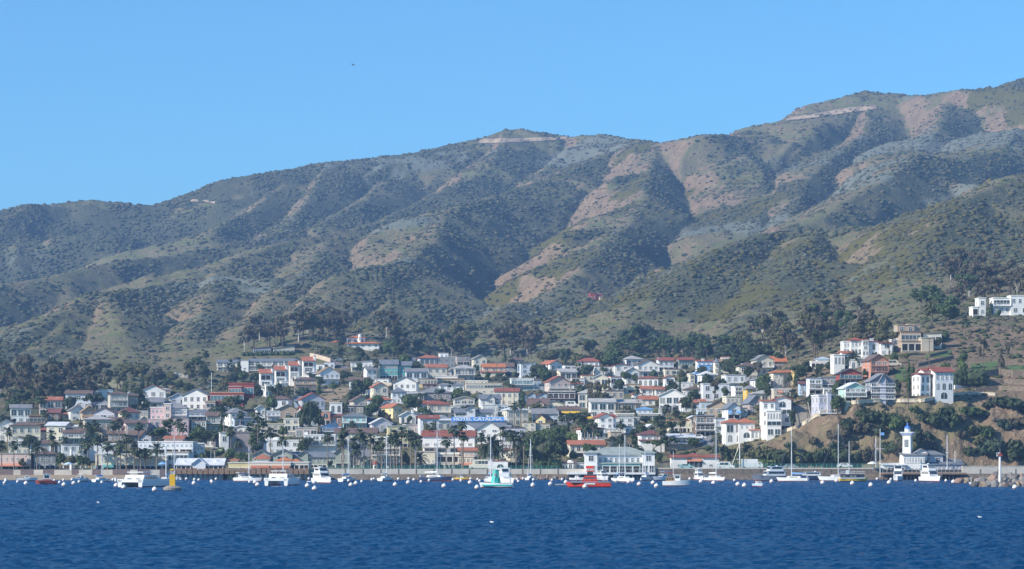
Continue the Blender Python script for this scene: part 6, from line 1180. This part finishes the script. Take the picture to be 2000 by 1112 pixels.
motorboat("white runabout with blue top lying along the beach, upper one", 47, 934, 6.5, 0, top=1, canvas='blue'); motorboat("low white runabout afloat just off the beach at far left", 52, 939, 5.5, 8)
o, m = boat("harbour_boat", "boat", "small red harbour patrol boat with white cabin off the beach", 91, 945, 190); hull(o, 5.2, 2.2, .75, 'red', transom=.95); MB().box(-2.3, 2.3, -1.16, 1.16, .62, .8).build("rub_rail", sm('red'), o)
MB().prism([(-.9,.8),(1.0,.8),(.9,1.2),(-.9,1.2)], -.76, .76).build("cabin_base", sm('red'), o); MB().prism([(-.88,1.2),(.9,1.2),(.7,2.3),(-.8,2.3)], -.74, .74).build("cabin", HW, o); MB().box(-1.0, .95, -.9, .9, 2.3, 2.42).build("roof", HW, o)
for s in (-1, 1): MB().box(-.6, .55, s*.75-.02, s*.75+.02, 1.4, 2.05).build("window", GLASS, o)
for s in (-1, 1): MB().box(-2.2, 2.0, s*1.02-.02, s*1.02+.02, 1.15, 1.22).build("rail", HW, o)
MB().tube((0,0,2.42), (0,0,3.3), .05, .03, 5).build("mast", METAL, o); MB().tube((-.5,0,2.7), (.5,0,2.7), .04, .04, 4).build("yard", METAL, o)
motorboat("white cabin motorboat with raised windscreen near the beach", 157, 940, 5.6, -120, top=1); sailboat("small white sailboat left of the power catamaran", 198, 941, 884, 6.5, 60)
catamaran("big white power catamaran with broad stern seen from behind", 284, 950, 919, 15, 6.8, 70); sailboat("white sailboat with tall mast behind the yellow buoy, left one", 326, 944, 868, 9, -110); sailboat("white sailboat with blue cover behind the yellow buoy, right one", 340, 943, 852, 9.5, -75)
# yellow navigation buoy
o, m = boat("navigation_buoy", "buoy", "big yellow navigation buoy on a round grey float", 337, 957, 0)
MB().lathe([(1.3,-.5),(1.95,.0),(2.0,.45),(1.2,.85),(.6,.9)], 16).build("float", mat("float_grey", (.30,.27,.24), .9, .2, 1.5), o); MB().box(-.58, .58, -.5, .5, .85, 3.3).build("tower", mat("buoy_yellow", (.75,.45,.02), .5, .08, 1), o); MB().tube((0,0,3.3), (0,0,4.1), .15, .15, 8).build("stem", METAL, o); MB().lathe([(.5,4.1),(.55,4.25),(.2,4.4)], 10).build("lamp_cap", _M["buoy_yellow"], o)
motorboat("white cruiser lying against the wooden pier", 472, 939, 6.5, -60, top=1); sailboat("dark blue covered sailboat against the wooden pier", 484, 940, 873, 8, -25, 'white', 'navy')
catamaran("white sailing catamaran with wide stern by the pier end", 553, 947, 917, 10, 6.4, 75, mast=862); yacht("white flybridge yacht left of the central seawall", 630, 943, 910, 9.5, -62); dinghy("small inflatable dinghy beside the flybridge yacht", 609, 943, 2.8, 20, 'white')
sailboat("white sailboat with slightly leaning mast off the central seawall", 679, 940, 852, 7.5, 62); sailboat("white sailboat with plain mast right of the leaning-mast sailboat", 754, 939, 848, 7.5, 65, cover='white'); sailboat("dark-hulled sailboat off the seafront mansion", 851, 939, 826, 9.5, -25, 'navy', 'white')
o = motorboat("small yellow and black workboat with teal canopy", 902, 937, 4.2, -20, 'gold', top=1, canvas='teal'); yacht("white motor yacht behind the teal observation boat", 985, 944, 912, 9, -60)
# teal semi-submersible sightseeing boat
o, m = boat("sightseeing_boat", "boat", "white low sightseeing boat with tall teal funnel cabin", 971, 952, 172); hull(o, 7.2, 3.0, .9, 'white', flat=True, transom=.95); MB().box(-3.4, 3.3, -1.52, 1.52, .35, .62).build("teal_band", mat("teal_paint", (.05,.50,.42), .4, .06, 1), o)
MB().lathe([(1.15,.9),(1.0,1.8),(.72,3.2),(.66,4.0)], 14).build("funnel_cabin", _M["teal_paint"], o, (.3,0,0)); MB().box(-2.8, -.6, -1.2, 1.2, 2.3, 3.3).build("upper_cabin", HW, o); MB().box(-3.1, .6, -1.3, 1.3, 4.25, 4.4).build("canopy", HW, o)
for xx in (-2.9, .5):
    for s in (-1, 1): MB().tube((xx,s*1.15,.9), (xx,s*1.15,4.25), .06, .06, 5).build("canopy_post", HW, o)
for s in (-1, 1): MB().box(-.05, .65, s*.83-.03, s*.83+.03, 2.6, 3.1).build("window", GLASS, o)
sailboat("white sailboat with tall mast behind the teal-funnel sightseeing boat", 958, 942, 848, 9, -80); sailboat("small white sailboat with folded blue sail off the park", 1036, 937, 858, 6, 70); motorboat("black and white cabin boat left of the red fireboat", 1113, 936, 6, -80, 'dark', top=1); dinghy("slim grey skiff tied behind the red fireboat", 1099, 949, 3.6, 0)
# red fireboat
o, m = boat("fireboat", "boat", "big red fireboat with dark mast platform", 1152, 951, 176); L = 9.8; hull(o, L, 3.4, 1.05, 'red' if 0 else 'red', flat=True, transom=.95, sheer=.15)
FR = mat("fireboat_red", (.80,.07,.035), .4, .06, .8); o.children[0].data.materials[0] = FR; MB().box(-L*.48, L*.46, -1.74, 1.74, .98, 1.12).build("rub_rail", sm('grey'), o)
MB().prism([(-1.9,1.12),(1.9,1.12),(1.2,2.5),(-1.4,2.5)], -1.1, 1.1).build("deckhouse", FR, o); MB().prism([(-.8,2.5),(.7,2.5),(.5,3.5),(-.7,3.5)], -.8, .8).build("wheelhouse", sm('dark'), o); MB().box(-1.1, .95, -1, 1, 3.5, 3.65).build("roof", FR, o)
for s in (-1, 1):
    MB().box(-1.5, 1.4, s*1.1-.02, s*1.1+.02, 1.8, 2.2).build("window", GLASS, o); railing_mb(L*.85, s*1.6, 1.12, 0, .9, 1.0).build("side_rail", METAL, o)
    MB().box(-1.3, 1.1, s*1.72-.02, s*1.72+.02, .55, .85).build("name_stripe", HW, o)
MB().tube((0,0,3.65), (0,0,4.6), .08, .05, 5).build("mast", METAL, o); MB().box(-.9, .9, -.6, .6, 4.2, 4.75).build("mast_platform", FR, o)
yacht("white cruiser behind the red fireboat stern", 1178, 938, 918, 7, -70); motorboat("white day boat at the left pile of the harbour club", 1128, 938, 5, -40)
sailboat("white sailboat with cluttered deck left of the harbour club piles", 1219, 941, 850, 8.5, -60, 'white', 'navy'); sailboat("slim white sailboat beside the cluttered sailboat", 1209, 939, 868, 7.5, -70); sailboat("white sailboat with bright blue mast and cover", 1261, 938, 876, 8, -110, 'white', 'blue'); yacht("white launch tucked under the harbour club corner", 1246, 934, 921, 6, -80, levels=1)
motorboat("white cruiser with blue canopy right of the harbour club", 1296, 938, 7, -145, top=1, canvas='blue')
# trawler with wooden house
o, m = boat("trawler", "trawler", "white double-ended trawler with wooden aft cabin", 1320, 949, -8); hull(o, 6.2, 2.4, 1.1, 'white', sheer=.5); WOOD = mat("varnished_wood", (.38,.23,.09), .4, .2, 2)
MB().box(-2.3, -.3, -.85, .85, 1.0, 2.0).build("aft_cabin", WOOD, o); MB().box(-.3, 1.1, -.8, .8, 1.2, 2.5).build("wheelhouse", HW, o); MB().box(-.5, 1.3, -.95, .95, 2.5, 2.62).build("roof", HW, o)
for s in (-1, 1): MB().box(-.1, .9, s*.8-.02, s*.8+.02, 1.8, 2.3).build("window", GLASS, o)
for s in (-1, 1):
    for i in range(3): MB().box(-2.1+i*.6, -1.75+i*.6, s*.85-.02, s*.85+.02, 1.4, 1.8).build("window", GLASS, o)
MB().tube((-.6,0,2.0), (-.6,0,8.2), .07, .05, 6).build("mast", ALU, o); MB().tube((-.6,0,3.2), (-2.6,0,3.0), .1, .08, 5).build("boom", sm('red'), o)
motorboat("blue-white sports cruiser by the seawall right of the trawler", 1348, 936, 6.5, -20, top=0); yacht("small white flybridge cruiser by the road seawall", 1366, 937, 914, 6, -75); motorboat("tiny white runabout by the road seawall", 1379, 935, 4, -80, top=1)
sailboat("white sailboat with tall mast in front of the bathhouse end", 1397, 939, 836, 8.5, -60, cover='white'); sailboat("grey-hulled sailboat below the date palms", 1447, 936, 864, 7.5, -165, 'grey', 'dark'); yacht("long white fishing boat with high rigging frames", 1506, 939, 908, 10.5, -165, 'slate')
o = motorboat("small blue and white cabin launch with red top", 1481, 950, 4.6, -72, 'sky', top=1, canvas='red'); sailboat("white sailboat with blue sail cover before the stone hut", 1549, 940, 840, 8.5, 160, 'white', 'blue'); yacht("dark blue hulled cruiser behind the blue-cover sailboat", 1580, 937, 920, 9, -175, 'navy', levels=1); dinghy("white dinghy left of the blue-cover sailboat", 1532, 939, 2.6, 10, 'white')
motorboat("small runabout with blue cover near the stone hut", 1589, 930, 4, 170, top=1, canvas='blue'); sailboat("cream ketch with two bare masts below the cliff", 1636, 939, 828, 10, 170, 'white', 'navy', mizzen=862, mx=-.02)
# tour boat with yellow hull
o, m = boat("tour_boat", "boat", "dark two-deck tour boat with yellow striped hull", 1665, 940, 4); hull(o, 7.4, 2.6, .8, 'gold', flat=True, sheer=.2); MB().box(-3.5, 3.3, -1.33, 1.33, .72, .95).build("gunwale", HW, o); MB().box(-3.2, 3.0, -1.15, 1.15, .95, 1.75).build("lower_deck_house", sm('dark'), o); MB().box(-3.4, 3.3, -1.3, 1.3, 1.75, 1.9).build("upper_deck", sm('dark'), o)
for s in (-1, 1):
    railing_mb(6.5, s*1.25, 1.9, 0, .8, .8).build("upper_rail", HW, o)
    for i in range(6): MB().box(-2.9+i, -2.2+i, s*1.15-.02, s*1.15+.02, 1.15, 1.6).build("window", GLASS, o)
MB().box(-1.7, -1.0, -.4, .4, 1.9, 3.0).build("helm_station", HW, o); yacht("white flybridge yacht moored behind the dark tour boat", 1681, 930, 902, 7, -90)
sailboat("white motor-sailer with navy canvas left of the lighthouse deck", 1709, 936, 854, 8, -60, 'white', 'navy'); yacht("white sport-fishing yacht in front of the lighthouse deck", 1754, 939, 905, 9, -100); yacht("white high-bowed yacht in front of the lighthouse club", 1818, 940, 903, 9.5, -70, levels=2)
sailboat("brown wooden ketch with clustered bare masts", 1852, 936, 850, 9.5, -140, 'umber', 'beige', mizzen=880); yacht("low blue-white launch right of the wooden ketch", 1876, 933, 918, 8, 170, 'slate', levels=1); motorboat("blue canopied runabout beside the lighthouse piles", 1781, 933, 6, 170, 'slate', top=1, canvas='blue')
yacht("large white ferry-like yacht behind the breakwater", 1935, 935, 900, 13, 175); motorboat("small white skiff at the tip of the breakwater", 1910, 947, 4.2, 185, top=1); yacht("white cruiser half hidden behind the breakwater boulders", 1978, 934, 912, 8, 180, levels=1)
sailboat("white sailboat mast rising behind the breakwater, left of two", 1967, 930, 865, 8, 180); sailboat("white sailboat mast rising behind the breakwater, right of two", 1992, 930, 848, 9, 180, cover='navy')
# gulls resting on the water, two birds in the air
def gull(px, pw, label, fly=None):
    g = MB(); n = 8
    g.lathe([(.01,-.26),(.07,-.18),(.10,-.05),(.10,.06),(.06,.17),(.04,.22)], n); g.v = [(z, x, y*.8+.06) for x, y, z in g.v]
    g.lathe([(.01,-.05),(.05,-.02),(.05,.02),(.01,.05)], 6, (.22, 0, .15)); g.tube((.26,0,.15), (.33,0,.14), .015, .004, 4)
    if fly:
        for s in (-1, 1): g.add([(.1,0,.1),(.14,s*.35,.24),(.02,s*.72,.2),(-.05,s*.35,.22),(-.1,0,.1)], [(0,1,3,4),(1,2,3)])
    X, Y, Z = P(px, pw, fly) if fly else at_water(px, pw); o = g.build("gull", sm('dark' if fly else 'white'), None, (X, Y, Z), rnd.uniform(0, 6)); tag(o, label, "bird")
    if fly: o.scale = (1.6, 1.6, 1.6)
gull(961, 1021, "white gull floating alone in the middle of the open water"); gull(192, 982, "white gull floating on the water at far left"); gull(1914, 1011, "white gull floating on the water at far right"); gull(690, 128, "dark bird flying high in the blue sky", 620)
# mooring buoys
BW = mat("mooring_buoy_white", (.80,.79,.76), .5, .06, 2); BR = mat("buoy_waterline", (.42,.18,.12), .7, .2, 3)
bigm = MB().lathe([(.25,-.35),(.52,-.1)], 14).lathe([(.52,-.1),(.57,.1),(.55,.35),(.38,.58),(.14,.72),(.06,.86)], 14).mesh("mooring_buoy", BW); smb = MB().lathe([(.22,-.3),(.36,-.05),(.40,.15),(.34,.4),(.16,.58),(.04,.62)], 12).mesh("mooring_buoy", BW)
band_b = MB().lathe([(.56,-.06),(.575,.0),(.58,.1),(.565,.1)], 14).mesh("waterline_band", BR); band_s = MB().lathe([(.37,-.06),(.395,.0),(.41,.08),(.39,.08)], 12).mesh("waterline_band", BR)
SB = "11,938.5 11,941 8.5,945 34.5,942.5 106,940.5 116.5,943.5 124,939.5 140.5,938.5 155.5,937.5 154.5,942.5 199,943.5 213.5,940.5 220.5,939 225.5,937.5 226,941 364,937 380,938 388.5,939 412.5,941.5 414.5,943 422,937 457.5,937.5 461.5,939.5 487.5,943 520,939 524.5,941 603.5,936.8 613,937.5 645.5,942.5 666,938.5 681,940.5 695,944.5 706.5,942 726.5,938.5 730,937 743.5,937 778,937 798.5,936.8 808.5,938.5 822.5,942.5 837.5,937 838,939.5 885,938.5 892,936.8 900.5,940 919,936.8 933,937.5 937,941 1010,937.5 1012.5,941.5 1021.5,936.5 1042,939 1059,936.2 1078,939.5 1098,938 1132,937.5 1180,939 1203.5,941 1237,937 1237.5,940 1246,936.5 1253,938 1278.5,936 1347,937 1373.5,938.5 1378,937.5 1381,936 1384,936.5 1425.5,936 1434.5,939.5 1628,938 1616,936.5 1713,937 1734,936 1740,938 1548,940 1788.5,940.5 1795,936 1847.5,940.5 1892.5,936 1896.5,937 1918,938.5"
BB = "51,946 125,948.5 144,946 227,950 242,953.5 379,945.5 302.5,958 498.5,943.5 503,949 521,946 614,944 600.5,951 614.5,956.5 685.5,949 695,946 772,948.5 797,944.5 867,951 918,944.5 932,954.5 1041,949.5 1075,947 1105.5,943.5 1142.5,953 1228,943 1248.5,948 1275.5,945 1282,951.5 1369,942.5 1393.5,945.5 1441,948 1454,950.5 1507,942.5 1606.5,944.5 1634,941 1665,946 1701,949.5 1736.5,944 1862,943 1982.5,954"
for S_, me_, bd_, d_ in ((SB, smb, band_s, "small white mooring buoy"), (BB, bigm, band_b, "large white mooring buoy")):
    for t in S_.split():
        px, py = map(float, t.split(',')); X, Y, Z = at_water(px, py); o = thing("mooring_buoy", (X, Y, rnd.uniform(-.03, .06)), None, "buoy", rz=rnd.uniform(0, 6), group="white mooring buoys in the bay"); o.rotation_euler.x = rnd.uniform(-.12, .12); o.rotation_euler.y = rnd.uniform(-.12, .12)
        put("float", me_, o); put("waterline_band", bd_, o); auto(o, d_, px, py, 'b')
finish_labels()
